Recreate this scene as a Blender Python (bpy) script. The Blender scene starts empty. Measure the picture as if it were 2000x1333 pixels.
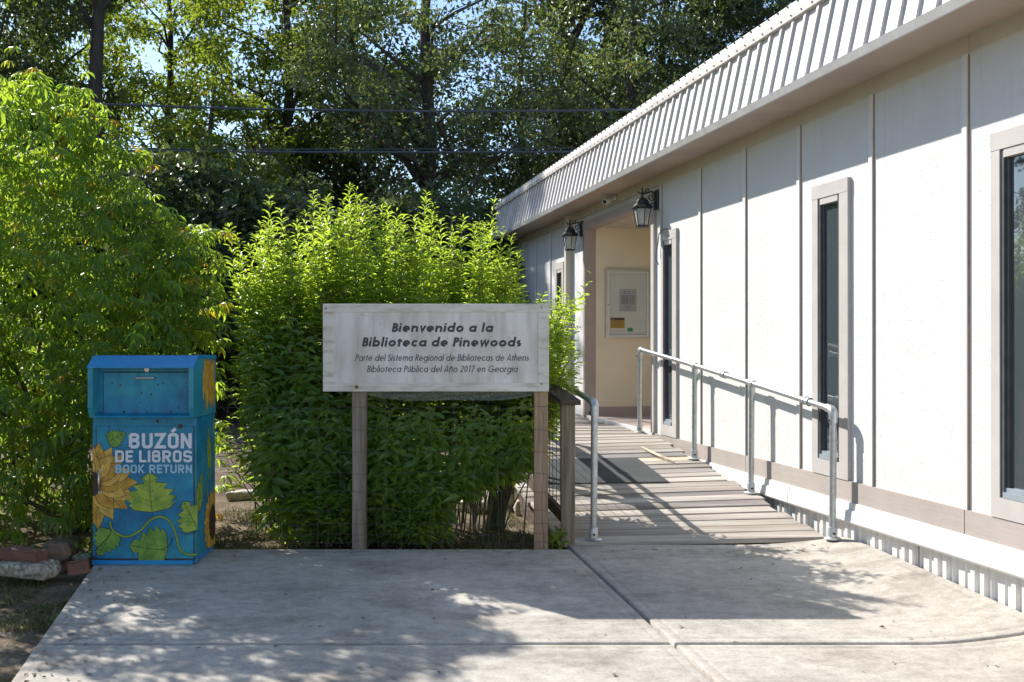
import bpy, math, random
import numpy as np
from mathutils import Vector, Matrix

R = math.radians
scene = bpy.context.scene
col = scene.collection

# ------------------------------------------------------------------ camera
cam_d = bpy.data.cameras.new('camera')
cam = bpy.data.objects.new('camera', cam_d)
col.objects.link(cam)
cam.location = (0, 0, 1.5)
cam.rotation_euler = (R(90.1), 0, 0)
cam_d.lens = 35.0
cam_d.sensor_width = 36.0
cam_d.clip_end = 2000
scene.camera = cam

# ------------------------------------------------------------------ sky + sun
SUN_TO = Vector((-1.285, 1.11, 1.37)).normalized()
SUN_ELEV = math.asin(SUN_TO.z)
SUN_AZ = math.atan2(SUN_TO.x, SUN_TO.y)
world = bpy.data.worlds.new("World")
scene.world = world
world.use_nodes = True
wn = world.node_tree.nodes
wl = world.node_tree.links
wn.clear()
sky = wn.new('ShaderNodeTexSky')
sky.sky_type = 'NISHITA'
sky.sun_disc = False
sky.sun_elevation = SUN_ELEV
sky.sun_rotation = SUN_AZ
sky.air_density = 1.0
sky.dust_density = 0.3
sky.ozone_density = 2.0
bg = wn.new('ShaderNodeBackground')
bg.inputs['Strength'].default_value = 0.125
wo = wn.new('ShaderNodeOutputWorld')
wl.new(sky.outputs['Color'], bg.inputs['Color'])
wl.new(bg.outputs['Background'], wo.inputs['Surface'])

sun_d = bpy.data.lights.new('sun', 'SUN')
sun_d.energy = 5.0
sun_d.angle = R(0.5)
sun_d.color = (1.0, 0.955, 0.89)
sun = bpy.data.objects.new('sun', sun_d)
col.objects.link(sun)
sun.location = (-20, 20, 25)
sun.rotation_euler = (-SUN_TO).to_track_quat('-Z', 'Y').to_euler()

vs = scene.view_settings
vs.view_transform = 'Standard'
vs.look = 'None'
vs.exposure = 0.78
vs.gamma = 1.0
vs.use_curve_mapping = False
scene.cycles.max_bounces = 5
scene.cycles.diffuse_bounces = 3
scene.cycles.glossy_bounces = 3
scene.cycles.transparent_max_bounces = 8
scene.cycles.sample_clamp_indirect = 8.0

# ------------------------------------------------------------------ materials
def new_mat(name):
    m = bpy.data.materials.new(name)
    m.use_nodes = True
    nt = m.node_tree
    nt.nodes.clear()
    out = nt.nodes.new('ShaderNodeOutputMaterial')
    return m, nt, out

def N(nt, kind, **kw):
    n = nt.nodes.new(kind)
    for k, v in kw.items():
        setattr(n, k, v)
    return n

def principled(nt, out, rough=.6, metallic=0, spec=.5):
    b = N(nt, 'ShaderNodeBsdfPrincipled')
    b.inputs['Roughness'].default_value = rough
    b.inputs['Metallic'].default_value = metallic
    b.inputs['Specular IOR Level'].default_value = spec
    nt.links.new(b.outputs[0], out.inputs['Surface'])
    return b

def c4(c):
    return (c[0], c[1], c[2], 1)

def ramp(nt, fac, stops):
    r = N(nt, 'ShaderNodeValToRGB')
    e = r.color_ramp.elements
    e[0].position, e[0].color = stops[0][0], c4(stops[0][1])
    e[1].position, e[1].color = stops[-1][0], c4(stops[-1][1])
    for p, c in stops[1:-1]:
        x = e.new(p)
        x.color = c4(c)
    nt.links.new(fac, r.inputs['Fac'])
    return r.outputs['Color']

def coords(nt, stretch=(1, 1, 1), rnd=False):
    tc = N(nt, 'ShaderNodeTexCoord')
    mp = N(nt, 'ShaderNodeMapping')
    mp.inputs['Scale'].default_value = stretch
    nt.links.new(tc.outputs['Object'], mp.inputs['Vector'])
    if rnd:
        oi = N(nt, 'ShaderNodeObjectInfo')
        mu = N(nt, 'ShaderNodeMath', operation='MULTIPLY')
        mu.inputs[1].default_value = 47.0
        nt.links.new(oi.outputs['Random'], mu.inputs[0])
        nt.links.new(mu.outputs[0], mp.inputs['Location'])
    return mp.outputs['Vector']

def noise(nt, vec, scale, detail=6, rough=.55):
    n = N(nt, 'ShaderNodeTexNoise')
    n.inputs['Scale'].default_value = scale
    n.inputs['Detail'].default_value = detail
    n.inputs['Roughness'].default_value = rough
    nt.links.new(vec, n.inputs['Vector'])
    return n.outputs['Fac']

def mix(nt, fac, a, b, kind='MIX'):
    m = N(nt, 'ShaderNodeMix', data_type='RGBA', blend_type=kind)
    for s, v in ((m.inputs[0], fac), (m.inputs[6], a), (m.inputs[7], b)):
        if hasattr(v, 'links') or hasattr(v, 'is_linked'):
            nt.links.new(v, s)
        elif isinstance(v, (int, float)):
            s.default_value = v
        else:
            s.default_value = c4(v)
    return m.outputs[2]

def bump(nt, b, height, strength=.3, dist=.01):
    n = N(nt, 'ShaderNodeBump')
    n.inputs['Strength'].default_value = strength
    n.inputs['Distance'].default_value = dist
    nt.links.new(height, n.inputs['Height'])
    nt.links.new(n.outputs[0], b.inputs['Normal'])

def simple(name, c1, c2=None, scale=6, rough=.6, metallic=0, bscale=0, bstr=.3, bdist=.004,
           stretch=(1, 1, 1), spec=.5, rnd=False, lo=.35, hi=.7, detail=6):
    m, nt, out = new_mat(name)
    b = principled(nt, out, rough, metallic, spec)
    v = coords(nt, stretch, rnd)
    if c2 is None:
        c2 = tuple(x * .8 for x in c1)
    n = noise(nt, v, scale, detail)
    nt.links.new(ramp(nt, n, [(lo, c1), (hi, c2)]), b.inputs['Base Color'])
    if bscale:
        bump(nt, b, noise(nt, v, bscale, 4), bstr, bdist)
    return m

MT = {}
# stucco: white paint, trowelled relief, faint weather streaks
m, nt, out = new_mat('white_stucco')
b = principled(nt, out, .75, 0, .25)
v = coords(nt)
base = ramp(nt, noise(nt, v, 2.2, 5), [(.3, (.69, .685, .67)), (.75, (.63, .62, .60))])
vst = coords(nt, (14, 14, .7))
streak = ramp(nt, noise(nt, vst, 1.3, 4), [(.55, (1, 1, 1)), (.85, (.90, .89, .87))])
tcz = N(nt, 'ShaderNodeTexCoord'); sxz = N(nt, 'ShaderNodeSeparateXYZ'); nt.links.new(tcz.outputs['Object'], sxz.inputs[0])
mr = N(nt, 'ShaderNodeMapRange'); mr.inputs[1].default_value = 1.1; mr.inputs[2].default_value = .45; mr.inputs[3].default_value = 0; mr.inputs[4].default_value = .8
nt.links.new(sxz.outputs['Z'], mr.inputs[0])
spl = ramp(nt, noise(nt, coords(nt, (5, 5, 3)), 2.5, 7, .7), [(.45, (0, 0, 0)), (.62, (1, 1, 1))])
mu_ = N(nt, 'ShaderNodeMath', operation='MULTIPLY'); nt.links.new(mr.outputs[0], mu_.inputs[0]); nt.links.new(spl, mu_.inputs[1])
c_ = mix(nt, mu_.outputs[0], mix(nt, 1.0, base, streak, 'MULTIPLY'), (.62, .585, .53))
nt.links.new(c_, b.inputs['Base Color'])
vo = N(nt, 'ShaderNodeTexVoronoi', feature='SMOOTH_F1')
vo.inputs['Scale'].default_value = 42
nz = N(nt, 'ShaderNodeTexNoise'); nz.inputs['Scale'].default_value = 22; nz.inputs['Detail'].default_value = 6
nt.links.new(v, nz.inputs['Vector'])
ad = N(nt, 'ShaderNodeMixRGB'); ad.inputs[0].default_value = .25
nt.links.new(v, ad.inputs[1]); nt.links.new(nz.outputs['Color'], ad.inputs[2])
nt.links.new(ad.outputs[0], vo.inputs['Vector'])
mm = N(nt, 'ShaderNodeMath', operation='ADD')
nt.links.new(vo.outputs['Distance'], mm.inputs[0]); nt.links.new(nz.outputs['Fac'], mm.inputs[1])
bump(nt, b, mm.outputs[0], .7, .0045)
MT['stucco'] = m
MT['white_trim'] = simple('white_trim_paint', (.72, .71, .69), (.65, .635, .61), 4, .55, bscale=60, bstr=.1)
MT['trim_grey'] = simple('greige_trim_paint', (.48, .445, .415), (.42, .39, .365), 5, .7, bscale=70, bstr=.35, bdist=.003)
m = simple('taupe_band_paint', (.41, .355, .32), (.35, .305, .275), 3, .7)
nt = m.node_tree
b = [n for n in nt.nodes if n.type == 'BSDF_PRINCIPLED'][0]
bump(nt, b, noise(nt, coords(nt, (40, 2.2, 40)), 1.6, 5), .5, .004)
MT['taupe'] = m
MT['taupe_smooth'] = simple('taupe_trim_paint', (.42, .34, .30), (.37, .30, .27), 5, .7)
MT['tan'] = simple('tan_wall_paint', (.80, .70, .53), (.72, .63, .48), 2.5, .7, bscale=40, bstr=.25)
MT['soffit'] = simple('soffit_paint', (.43, .345, .28), (.36, .285, .235), 2.0, .7)
MT['frieze'] = simple('frieze_paint', (.56, .51, .41), (.50, .455, .37), 4, .7)
MT['roof_metal'] = simple('painted_roof_metal', (.66, .645, .63), (.54, .515, .50), 2.2, .5, bscale=5, bstr=.35, bdist=.012, rnd=True, stretch=(1, 3, 1), lo=.4, hi=.8)
MT['rib_metal'] = simple('painted_rib_metal', (.66, .62, .60), (.58, .54, .52), 3, .5)
MT['flashing'] = simple('roof_flashing_metal', (.66, .62, .58), (.52, .48, .44), 2.5, .5)
MT['skirt'] = simple('corrugated_skirt_metal', (.70, .69, .67), (.60, .58, .55), 3, .5, bscale=50, bstr=.1)
MT['bronze'] = simple('dark_window_frame', (.06, .065, .07), (.09, .095, .10), 8, .4)
MT['vinyl'] = simple('blue_grey_window_sill', (.30, .34, .37), (.24, .28, .31), 8, .4)
m, nt, out = new_mat('dark_window_glass')
b = principled(nt, out, .015, 0, 1.0)
b.inputs['IOR'].default_value = 1.7
b.inputs['Base Color'].default_value = (.06, .075, .085, 1)
bump(nt, b, noise(nt, coords(nt), 3, 2), .05, .02)
MT['glass'] = m
m, nt, out = new_mat('clear_pane')
g = N(nt, 'ShaderNodeBsdfGlossy'); g.inputs['Roughness'].default_value = .05
t = N(nt, 'ShaderNodeBsdfTransparent'); t.inputs['Color'].default_value = (.93, .94, .93, 1)
mx = N(nt, 'ShaderNodeMixShader'); mx.inputs[0].default_value = .05
nt.links.new(t.outputs[0], mx.inputs[1]); nt.links.new(g.outputs[0], mx.inputs[2])
nt.links.new(mx.outputs[0], out.inputs['Surface'])
MT['clear'] = m
m, nt, out = new_mat('cloudy_plastic_film')
g = N(nt, 'ShaderNodeBsdfPrincipled'); g.inputs['Roughness'].default_value = .25; g.inputs['Base Color'].default_value = (.45, .47, .42, 1)
t = N(nt, 'ShaderNodeBsdfTransparent')
mx = N(nt, 'ShaderNodeMixShader'); mx.inputs[0].default_value = .2
nt.links.new(t.outputs[0], mx.inputs[1]); nt.links.new(g.outputs[0], mx.inputs[2]); nt.links.new(mx.outputs[0], out.inputs['Surface'])
MT['film'] = m
MT['lamp_glass'] = simple('seeded_lamp_glass', (.55, .56, .52), (.48, .5, .47), 9, .25)
m, nt, out = new_mat('seeded_lamp_pane')
g = N(nt, 'ShaderNodeBsdfPrincipled'); g.inputs['Roughness'].default_value = .2; g.inputs['Base Color'].default_value = (.6, .62, .6, 1)
t = N(nt, 'ShaderNodeBsdfTransparent')
mx = N(nt, 'ShaderNodeMixShader'); mx.inputs[0].default_value = .35
nt.links.new(t.outputs[0], mx.inputs[1]); nt.links.new(g.outputs[0], mx.inputs[2]); nt.links.new(mx.outputs[0], out.inputs['Surface'])
MT['lamp_pane'] = m
MT['black'] = simple('black_cast_metal', (.018, .018, .02), (.03, .03, .032), 12, .35)
MT['bulb'] = simple('frosted_bulb', (.8, .8, .76), None, 5, .3)
MT['galv'] = simple('galvanised_pipe', (.52, .54, .55), (.38, .40, .42), 24, .38, metallic=.75, bscale=90, bstr=.08, rnd=True)
MT['galv_fit'] = simple('galvanised_fitting', (.60, .61, .61), (.42, .44, .45), 40, .42, metallic=.75, bscale=120, bstr=.15, rnd=True)
MT['wire'] = simple('galvanised_wire', (.12, .12, .12), (.08, .075, .07), 30, .55, metallic=.5)
MT['steel'] = simple('bright_steel', (.6, .58, .55), (.4, .38, .35), 50, .3, metallic=.9)

def wood(name, cols, stretch, rough=.8, bstr=.5, knots=True, rndamt=.35):
    m, nt, out = new_mat(name)
    b = principled(nt, out, rough, 0, .25)
    v = coords(nt, stretch, True)
    g = noise(nt, v, 1.0, 8, .65)
    base = ramp(nt, g, [(.28, cols[0]), (.5, cols[1]), (.72, cols[2])])
    oi = N(nt, 'ShaderNodeObjectInfo')
    var = ramp(nt, oi.outputs['Random'], [(0, (1 - rndamt, 1 - rndamt, 1 - rndamt * .9)), (.5, (1, .97, .94)), (1, (1 + rndamt * .5, 1 + rndamt * .45, 1 + rndamt * .4))])
    c = mix(nt, 1.0, base, var, 'MULTIPLY')
    v2 = coords(nt, tuple(s * .12 for s in stretch), True)
    blot = ramp(nt, noise(nt, v2, 2.4, 4), [(.42, (1, 1, 1)), (.68, (.62, .55, .48))])
    c = mix(nt, .8, c, blot, 'MULTIPLY')
    nt.links.new(c, b.inputs['Base Color'])
    bump(nt, b, g, bstr, .004)
    return m
MT['deck'] = wood('weathered_deck_board', [(.24, .215, .19), (.38, .355, .32), (.53, .50, .465)], (1.1, 26, 26), rndamt=.42)
MT['deck_new'] = wood('new_pine_board', [(.46, .38, .27), (.60, .52, .39), (.68, .60, .48)], (1.6, 34, 34), rndamt=.1)
MT['post'] = wood('weathered_post_timber', [(.10, .078, .055), (.22, .175, .125), (.33, .275, .205)], (34, 34, 1.8), rndamt=.1)
MT['post_grey'] = wood('grey_brown_post_timber', [(.12, .095, .08), (.25, .205, .175), (.37, .315, .27)], (34, 34, 1.8), rndamt=.1)
MT['post_pink'] = wood('reddish_post_timber', [(.16, .10, .065), (.33, .225, .15), (.44, .325, .23)], (30, 30, 1.4), rndamt=.1)
MT['rail_dark'] = wood('dark_weathered_rail', [(.05, .038, .03), (.10, .078, .06), (.17, .135, .11)], (30, 2.0, 30), rndamt=.1)

# concrete
m, nt, out = new_mat('broom_finished_concrete')
b = principled(nt, out, .85, 0, .2)
v = coords(nt)
big = ramp(nt, noise(nt, v, .9, 6, .6), [(.3, (.52, .485, .43)), (.52, (.445, .41, .36)), (.74, (.34, .315, .28))])
vs2 = coords(nt, (1, 1.5, 1))
mid = ramp(nt, noise(nt, vs2, 9, 9, .75), [(.32, (.72, .71, .70)), (.6, (1.08, 1.08, 1.07))])
c = mix(nt, 1.0, big, mid, 'MULTIPLY')
sp = N(nt, 'ShaderNodeTexVoronoi'); sp.inputs['Scale'].default_value = 7.0; nt.links.new(v, sp.inputs['Vector'])
spots = ramp(nt, sp.outputs['Distance'], [(.0, (.45, .42, .38)), (.035, (.55, .5, .45)), (.06, (1, 1, 1))])
c = mix(nt, .5, c, spots, 'MULTIPLY')
sp2 = ramp(nt, noise(nt, v, 60, 4, .8), [(.3, (.80, .79, .78)), (.55, (1.04, 1.04, 1.04)), (.8, (1.12, 1.12, 1.12))])
c = mix(nt, 1.0, c, sp2, 'MULTIPLY')
sc1 = ramp(nt, noise(nt, coords(nt, (2.6, 30, 1)), 1.6, 3), [(.30, (1.12, 1.11, 1.10)), (.36, (1, 1, 1))])
c = mix(nt, .6, c, sc1, 'MULTIPLY')
st = ramp(nt, noise(nt, coords(nt, (.8, 1.6, 1)), 1.7, 5), [(.5, (1, 1, 1)), (.68, (.60, .58, .56))])
c = mix(nt, .7, c, st, 'MULTIPLY')
nt.links.new(c, b.inputs['Base Color'])
bump(nt, b, noise(nt, coords(nt, (9, 60, 9)), 3, 4), .35, .003)
MT['concrete'] = m
MT['step_concrete'] = simple('pinkish_porch_concrete', (.50, .40, .35), (.42, .34, .30), 5, .8)

m, nt, out = new_mat('soil_and_thatch')
b = principled(nt, out, .95, 0, .1)
v = coords(nt)
a1 = ramp(nt, noise(nt, v, 3.0, 8, .65), [(.3, (.09, .07, .055)), (.5, (.165, .13, .10)), (.7, (.28, .23, .18))])
a2 = ramp(nt, noise(nt, v, .35, 5), [(.4, (.9, .9, .9)), (.6, (.95, .92, .82))])
a3 = ramp(nt, noise(nt, v, 45, 5, .7), [(.35, (.6, .6, .6)), (.65, (1.4, 1.35, 1.25))])
nt.links.new(mix(nt, 1., mix(nt, 1., a1, a2, 'MULTIPLY'), a3, 'MULTIPLY'), b.inputs['Base Color'])
bump(nt, b, noise(nt, v, 30, 6, .7), .8, .02)
MT['soil'] = m

def leaf_mat(name, lo, mid_, hi, trans, mixf=.45, rough=.38, spec=.5, autumn=None):
    m, nt, out = new_mat(name)
    at = N(nt, 'ShaderNodeAttribute', attribute_name='rnd')
    stops = [(0, lo), (.5, mid_), (.93, hi)]
    tst = [(0, tuple(x * .75 for x in trans)), (.93, trans)]
    if autumn:
        stops += [(.98, autumn), (1, autumn)]
        tst += [(.98, tuple(x * 1.3 for x in autumn)), (1, tuple(x * 1.3 for x in autumn))]
    else:
        stops += [(1, hi)]
        tst += [(1, trans)]
    c = ramp(nt, at.outputs['Fac'], stops)
    tc = ramp(nt, at.outputs['Fac'], tst)
    b = N(nt, 'ShaderNodeBsdfPrincipled')
    b.inputs['Roughness'].default_value = rough
    b.inputs['Specular IOR Level'].default_value = spec
    nt.links.new(c, b.inputs['Base Color'])
    t = N(nt, 'ShaderNodeBsdfTranslucent')
    nt.links.new(tc, t.inputs['Color'])
    mx = N(nt, 'ShaderNodeMixShader'); mx.inputs[0].default_value = mixf
    nt.links.new(b.outputs[0], mx.inputs[1]); nt.links.new(t.outputs[0], mx.inputs[2])
    nt.links.new(mx.outputs[0], out.inputs['Surface'])
    return m
MT['leaf_palm'] = leaf_mat('palmate_shrub_leaf', (.045, .095, .025), (.06, .125, .03), (.085, .16, .03), (.54, .76, .05), .55, .38, .6, (.50, .34, .03))
MT['leaf_lance'] = leaf_mat('lance_leaf', (.07, .15, .05), (.09, .18, .058), (.11, .205, .058), (.70, .90, .07), .53, .34, .7)
MT['leaf_oak'] = leaf_mat('glossy_oak_leaf', (.055, .08, .045), (.08, .11, .06), (.11, .145, .07), (.28, .36, .07), .38, .42, .7, (.32, .14, .03))
MT['leaf_tree'] = leaf_mat('broadleaf_tree_leaf', (.045, .075, .02), (.065, .105, .026), (.095, .14, .03), (.40, .52, .04), .45, .42, .5, (.50, .26, .03))
MT['leaf_dark'] = leaf_mat('dark_evergreen_leaf', (.03, .05, .025), (.045, .075, .032), (.065, .10, .04), (.14, .20, .04), .35, .42, .5)
MT['grass'] = leaf_mat('dry_lawn_blade', (.26, .21, .13), (.17, .15, .07), (.09, .14, .04), (.15, .16, .04), .3, .6, .2)
MT['straw'] = leaf_mat('dead_straw', (.12, .08, .05), (.26, .19, .11), (.36, .28, .17), (.2, .16, .1), .2, .7, .2)
MT['bark'] = simple('dark_bark', (.075, .060, .05), (.035, .028, .024), 9, .9, bscale=20, bstr=.8, bdist=.03, stretch=(1, 1, .25))
MT['stem'] = simple('green_brown_stem', (.10, .10, .045), (.07, .06, .035), 8, .7)
MT['brick'] = simple('old_red_brick', (.21, .10, .07), (.13, .065, .05), 9, .9, bscale=40, bstr=.7, bdist=.006, rnd=True)
MT['rock'] = simple('speckled_rock', (.50, .45, .36), (.10, .085, .07), 34, .9, bscale=25, bstr=.9, bdist=.012, rnd=True)
MT['rock_brown'] = simple('brown_rock', (.22, .15, .10), (.12, .085, .065), 10, .9, bscale=25, bstr=.9, bdist=.012, rnd=True)
MT['rock_pale'] = simple('pale_rock', (.55, .50, .43), (.36, .31, .26), 7, .9, bscale=25, bstr=.9, bdist=.012, rnd=True)
MT['mat'] = simple('black_grit_mat', (.055, .058, .062), (.035, .037, .04), 3, .9, bscale=220, bstr=.9, bdist=.003)
MT['cable'] = simple('black_cable', (.08, .09, .11), None, 5, .5)
MT['white_plastic'] = simple('white_plastic', (.75, .74, .70), None, 5, .4)

# sign paint
m, nt, out = new_mat('weathered_white_sign_paint')
b = principled(nt, out, .7, 0, .25)
v = coords(nt)
base = ramp(nt, noise(nt, v, 3, 6), [(.3, (.76, .74, .71)), (.7, (.62, .585, .54))])
sv = ramp(nt, noise(nt, coords(nt, (9, 1, 1.3)), 1.3, 7, .6), [(.40, (1.05, 1.05, 1.07)), (.74, (.66, .60, .53))])
sp = ramp(nt, noise(nt, v, 38, 3), [(.66, (1, 1, 1)), (.74, (.5, .42, .35))])
nt.links.new(mix(nt, .7, mix(nt, .8, base, sv, 'MULTIPLY'), sp, 'MULTIPLY'), b.inputs['Base Color'])
bump(nt, b, noise(nt, coords(nt, (3, 3, 40)), 2, 5), .12, .002)
MT['sign'] = m
m, nt, out = new_mat('weathered_cream_frame_paint')
b = principled(nt, out, .7, 0, .25)
base = ramp(nt, noise(nt, v if False else coords(nt), 3, 6), [(.3, (.74, .71, .65)), (.7, (.60, .56, .49))])
v = coords(nt, (1.2, 1, 5))
gr = ramp(nt, noise(nt, v, 4, 7, .65), [(.5, (1, 1, 1)), (.68, (.62, .55, .48)), (.8, (.35, .30, .26))])
nt.links.new(mix(nt, .8, base, gr, 'MULTIPLY'), b.inputs['Base Color'])
bump(nt, b, noise(nt, coords(nt, (2, 2, 40)), 2, 5), .4, .003)
MT['sign_frame'] = m
MT['ink'] = simple('charcoal_lettering', (.045, .04, .045), (.07, .065, .07), 20, .6)
MT['ink_light'] = simple('grey_lettering', (.06, .055, .06), (.09, .085, .09), 20, .6)

# book bin paint
m, nt, out = new_mat('blue_bin_paint')
b = principled(nt, out, .38, 0, .5)
v = coords(nt)
base = ramp(nt, noise(nt, coords(nt, (1.2, 1.2, 1.8)), 2.2, 6), [(.3, (.005, .125, .29)), (.5, (.008, .21, .37)), (.72, (.03, .33, .42))])
sp = N(nt, 'ShaderNodeTexVoronoi'); sp.inputs['Scale'].default_value = 6.5; nt.links.new(v, sp.inputs['Vector'])
rust = ramp(nt, sp.outputs['Distance'], [(.0, (1, 1, 1)), (.055, (.9, .9, .9)), (.075, (0, 0, 0))])
gr = ramp(nt, noise(nt, coords(nt, (3, 3, 1.2)), 5, 8, .7), [(.46, (1, 1, 1)), (.7, (.50, .52, .50))])
base = mix(nt, .75, base, gr, 'MULTIPLY')
sf = ramp(nt, noise(nt, coords(nt, (9, 9, 30)), 3, 6, .7), [(.66, (0, 0, 0)), (.74, (.35, .35, .35))])
base = mix(nt, sf, base, (.25, .42, .50))
c = mix(nt, rust, base, (.09, .035, .02))
nt.links.new(c, b.inputs['Base Color'])
bump(nt, b, noise(nt, v, 14, 3), .12, .004)
MT['bin_blue'] = m
MT['bin_blue2'] = simple('bright_blue_bin_paint', (.01, .20, .48), (.02, .28, .54), 3, .35)  # own blue of the strips; on the hood top it paints in sky brightness
MT['bin_teal'] = simple('teal_side_paint', (.015, .21, .32), (.05, .32, .37), 4, .35)
MT['petal'] = simple('ochre_petal_paint', (.62, .36, .05), (.34, .15, .02), 22, .4)
MT['petal2'] = simple('yellow_petal_paint', (.72, .46, .09), (.46, .24, .04), 22, .4)
MT['leafp'] = simple('lime_leaf_paint', (.36, .46, .06), (.12, .24, .03), 20, .4)
MT['leafp2'] = simple('green_leaf_paint', (.20, .36, .05), (.08, .20, .03), 14, .4)
MT['outline'] = simple('dark_line_paint', (.02, .03, .02), None, 5, .45)
MT['seed'] = simple('brown_disc_paint', (.06, .03, .02), (.03, .015, .01), 40, .5)
MT['bin_white'] = simple('white_lettering', (.70, .74, .80), (.62, .66, .74), 9, .45)
MT['bin_ltblue'] = simple('pale_blue_lettering', (.34, .60, .74), (.28, .54, .70), 9, .45)
MT['bin_shadow'] = simple('maroon_letter_edge', (.10, .05, .10), None, 5, .5)
MT['paper'] = simple('white_paper', (.62, .60, .66), None, 3, .8)
MT['paper_line'] = simple('grey_print', (.22, .21, .26), None, 3, .8)
MT['yellow'] = simple('yellow_notice', (.62, .38, .03), None, 3, .7)
MT['green'] = simple('green_tag', (.02, .38, .14), None, 3, .6)
MT['board_back'] = simple('noticeboard_backing', (.88, .86, .84), (.82, .80, .78), 4, .8)
MT['alu'] = simple('silver_frame', (.62, .60, .54), (.52, .50, .46), 6, .4, metallic=.3)

# ------------------------------------------------------------------ helpers
class MB:
    def __init__(s):
        s.v = []; s.f = []
    def add(s, verts, faces):
        o = len(s.v)
        s.v += [tuple(p) for p in verts]
        s.f += [tuple(i + o for i in f) for f in faces]
        return s
    def box(s, x0, x1, y0, y1, z0, z1):
        return s.add([(x0, y0, z0), (x1, y0, z0), (x1, y1, z0), (x0, y1, z0), (x0, y0, z1), (x1, y0, z1), (x1, y1, z1), (x0, y1, z1)],
                     [(0, 3, 2, 1), (4, 5, 6, 7), (0, 1, 5, 4), (1, 2, 6, 5), (2, 3, 7, 6), (3, 0, 4, 7)])
    def hexa(s, b4, t4):
        return s.add(list(b4) + list(t4), [(0, 3, 2, 1), (4, 5, 6, 7), (0, 1, 5, 4), (1, 2, 6, 5), (2, 3, 7, 6), (3, 0, 4, 7)])
    def tube(s, pts, r, n=8, cap=True):
        pts = [Vector(p) for p in pts]
        rs = r if isinstance(r, (list, tuple)) else [r] * len(pts)
        rings = []
        prev = None
        for i, p in enumerate(pts):
            if i == 0: d = pts[1] - p
            elif i == len(pts) - 1: d = p - pts[-2]
            else: d = (pts[i + 1] - p).normalized() + (p - pts[i - 1]).normalized()
            d.normalize()
            if prev is None:
                a = Vector((0, 0, 1)) if abs(d.z) < .9 else Vector((1, 0, 0))
                u = d.cross(a).normalized()
            else:
                u = (prev - d * prev.dot(d)).normalized()
            prev = u
            w = d.cross(u)
            rings.append([p + (u * math.cos(2 * math.pi * k / n) + w * math.sin(2 * math.pi * k / n)) * rs[i] for k in range(n)])
        o = len(s.v)
        for rg in rings: s.v += [tuple(q) for q in rg]
        for i in range(len(rings) - 1):
            for k in range(n):
                s.f.append((o + i * n + k, o + i * n + (k + 1) % n, o + (i + 1) * n + (k + 1) % n, o + (i + 1) * n + k))
        if cap:
            s.f.append(tuple(o + k for k in range(n - 1, -1, -1)))
            s.f.append(tuple(o + (len(rings) - 1) * n + k for k in range(n)))
        return s
    def lathe(s, prof, c=(0, 0, 0), n=12, rot=0):
        o = len(s.v)
        for r, z in prof:
            for k in range(n):
                a = rot + 2 * math.pi * k / n
                s.v.append((c[0] + r * math.cos(a), c[1] + r * math.sin(a), c[2] + z))
        for i in range(len(prof) - 1):
            for k in range(n):
                s.f.append((o + i * n + k, o + i * n + (k + 1) % n, o + (i + 1) * n + (k + 1) % n, o + (i + 1) * n + k))
        s.f.append(tuple(o + k for k in range(n - 1, -1, -1)))
        s.f.append(tuple(o + (len(prof) - 1) * n + k for k in range(n)))
        return s
    def prism(s, poly, axis, a0, a1):
        # poly: list of 2D; axis 'x','y','z' extrusion
        n = len(poly)
        def P(p, a):
            return {'x': (a, p[0], p[1]), 'y': (p[0], a, p[1]), 'z': (p[0], p[1], a)}[axis]
        return s.add([P(p, a0) for p in poly] + [P(p, a1) for p in poly],
                     [tuple(range(n - 1, -1, -1)), tuple(range(n, 2 * n))] + [(i, (i + 1) % n, n + (i + 1) % n, n + i) for i in range(n)])
    def mesh(s, name, mat, smooth=False, bevel=0):
        me = bpy.data.meshes.new(name)
        me.from_pydata(s.v, [], s.f)
        me.validate()
        if mat: me.materials.append(mat)
        import bmesh
        bm = bmesh.new(); bm.from_mesh(me)
        bmesh.ops.recalc_face_normals(bm, faces=bm.faces)
        if bevel:
            bmesh.ops.bevel(bm, geom=list(bm.edges), offset=bevel, segments=1, affect='EDGES')
        bm.to_mesh(me); bm.free()
        if smooth:
            me.polygons.foreach_set('use_smooth', [True] * len(me.polygons))
            me.set_sharp_from_angle(angle=R(40))
        me.update()
        return me
    def build(s, name, mat, parent=None, smooth=False, bevel=0, loc=None, label=None):
        return link(name, s.mesh(name, mat, smooth, bevel), parent, loc=loc, label=label)

def link(name, data, parent=None, loc=None, mat=None, label=None, kind=None):
    o = bpy.data.objects.new(name, data)
    col.objects.link(o)
    if parent: o.parent = parent
    if loc is not None: o.location = loc
    if mat is not None: o.matrix_local = mat
    if label: o['label'] = label
    if kind: o['kind'] = kind
    return o

def thing(name, label, cat, loc=(0, 0, 0), rz=0, group=None):
    o = bpy.data.objects.new(name, None)
    o.empty_display_size = .1
    col.objects.link(o)
    o.location = loc
    o.rotation_euler = (0, 0, rz)
    o['label'] = label; o['category'] = cat
    if group: o['group'] = group
    return o

def copy_tree(o, parent=None):
    c = o.copy(); col.objects.link(c); c.parent = parent
    for ch in list(o.children): copy_tree(ch, c)
    return c

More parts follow.
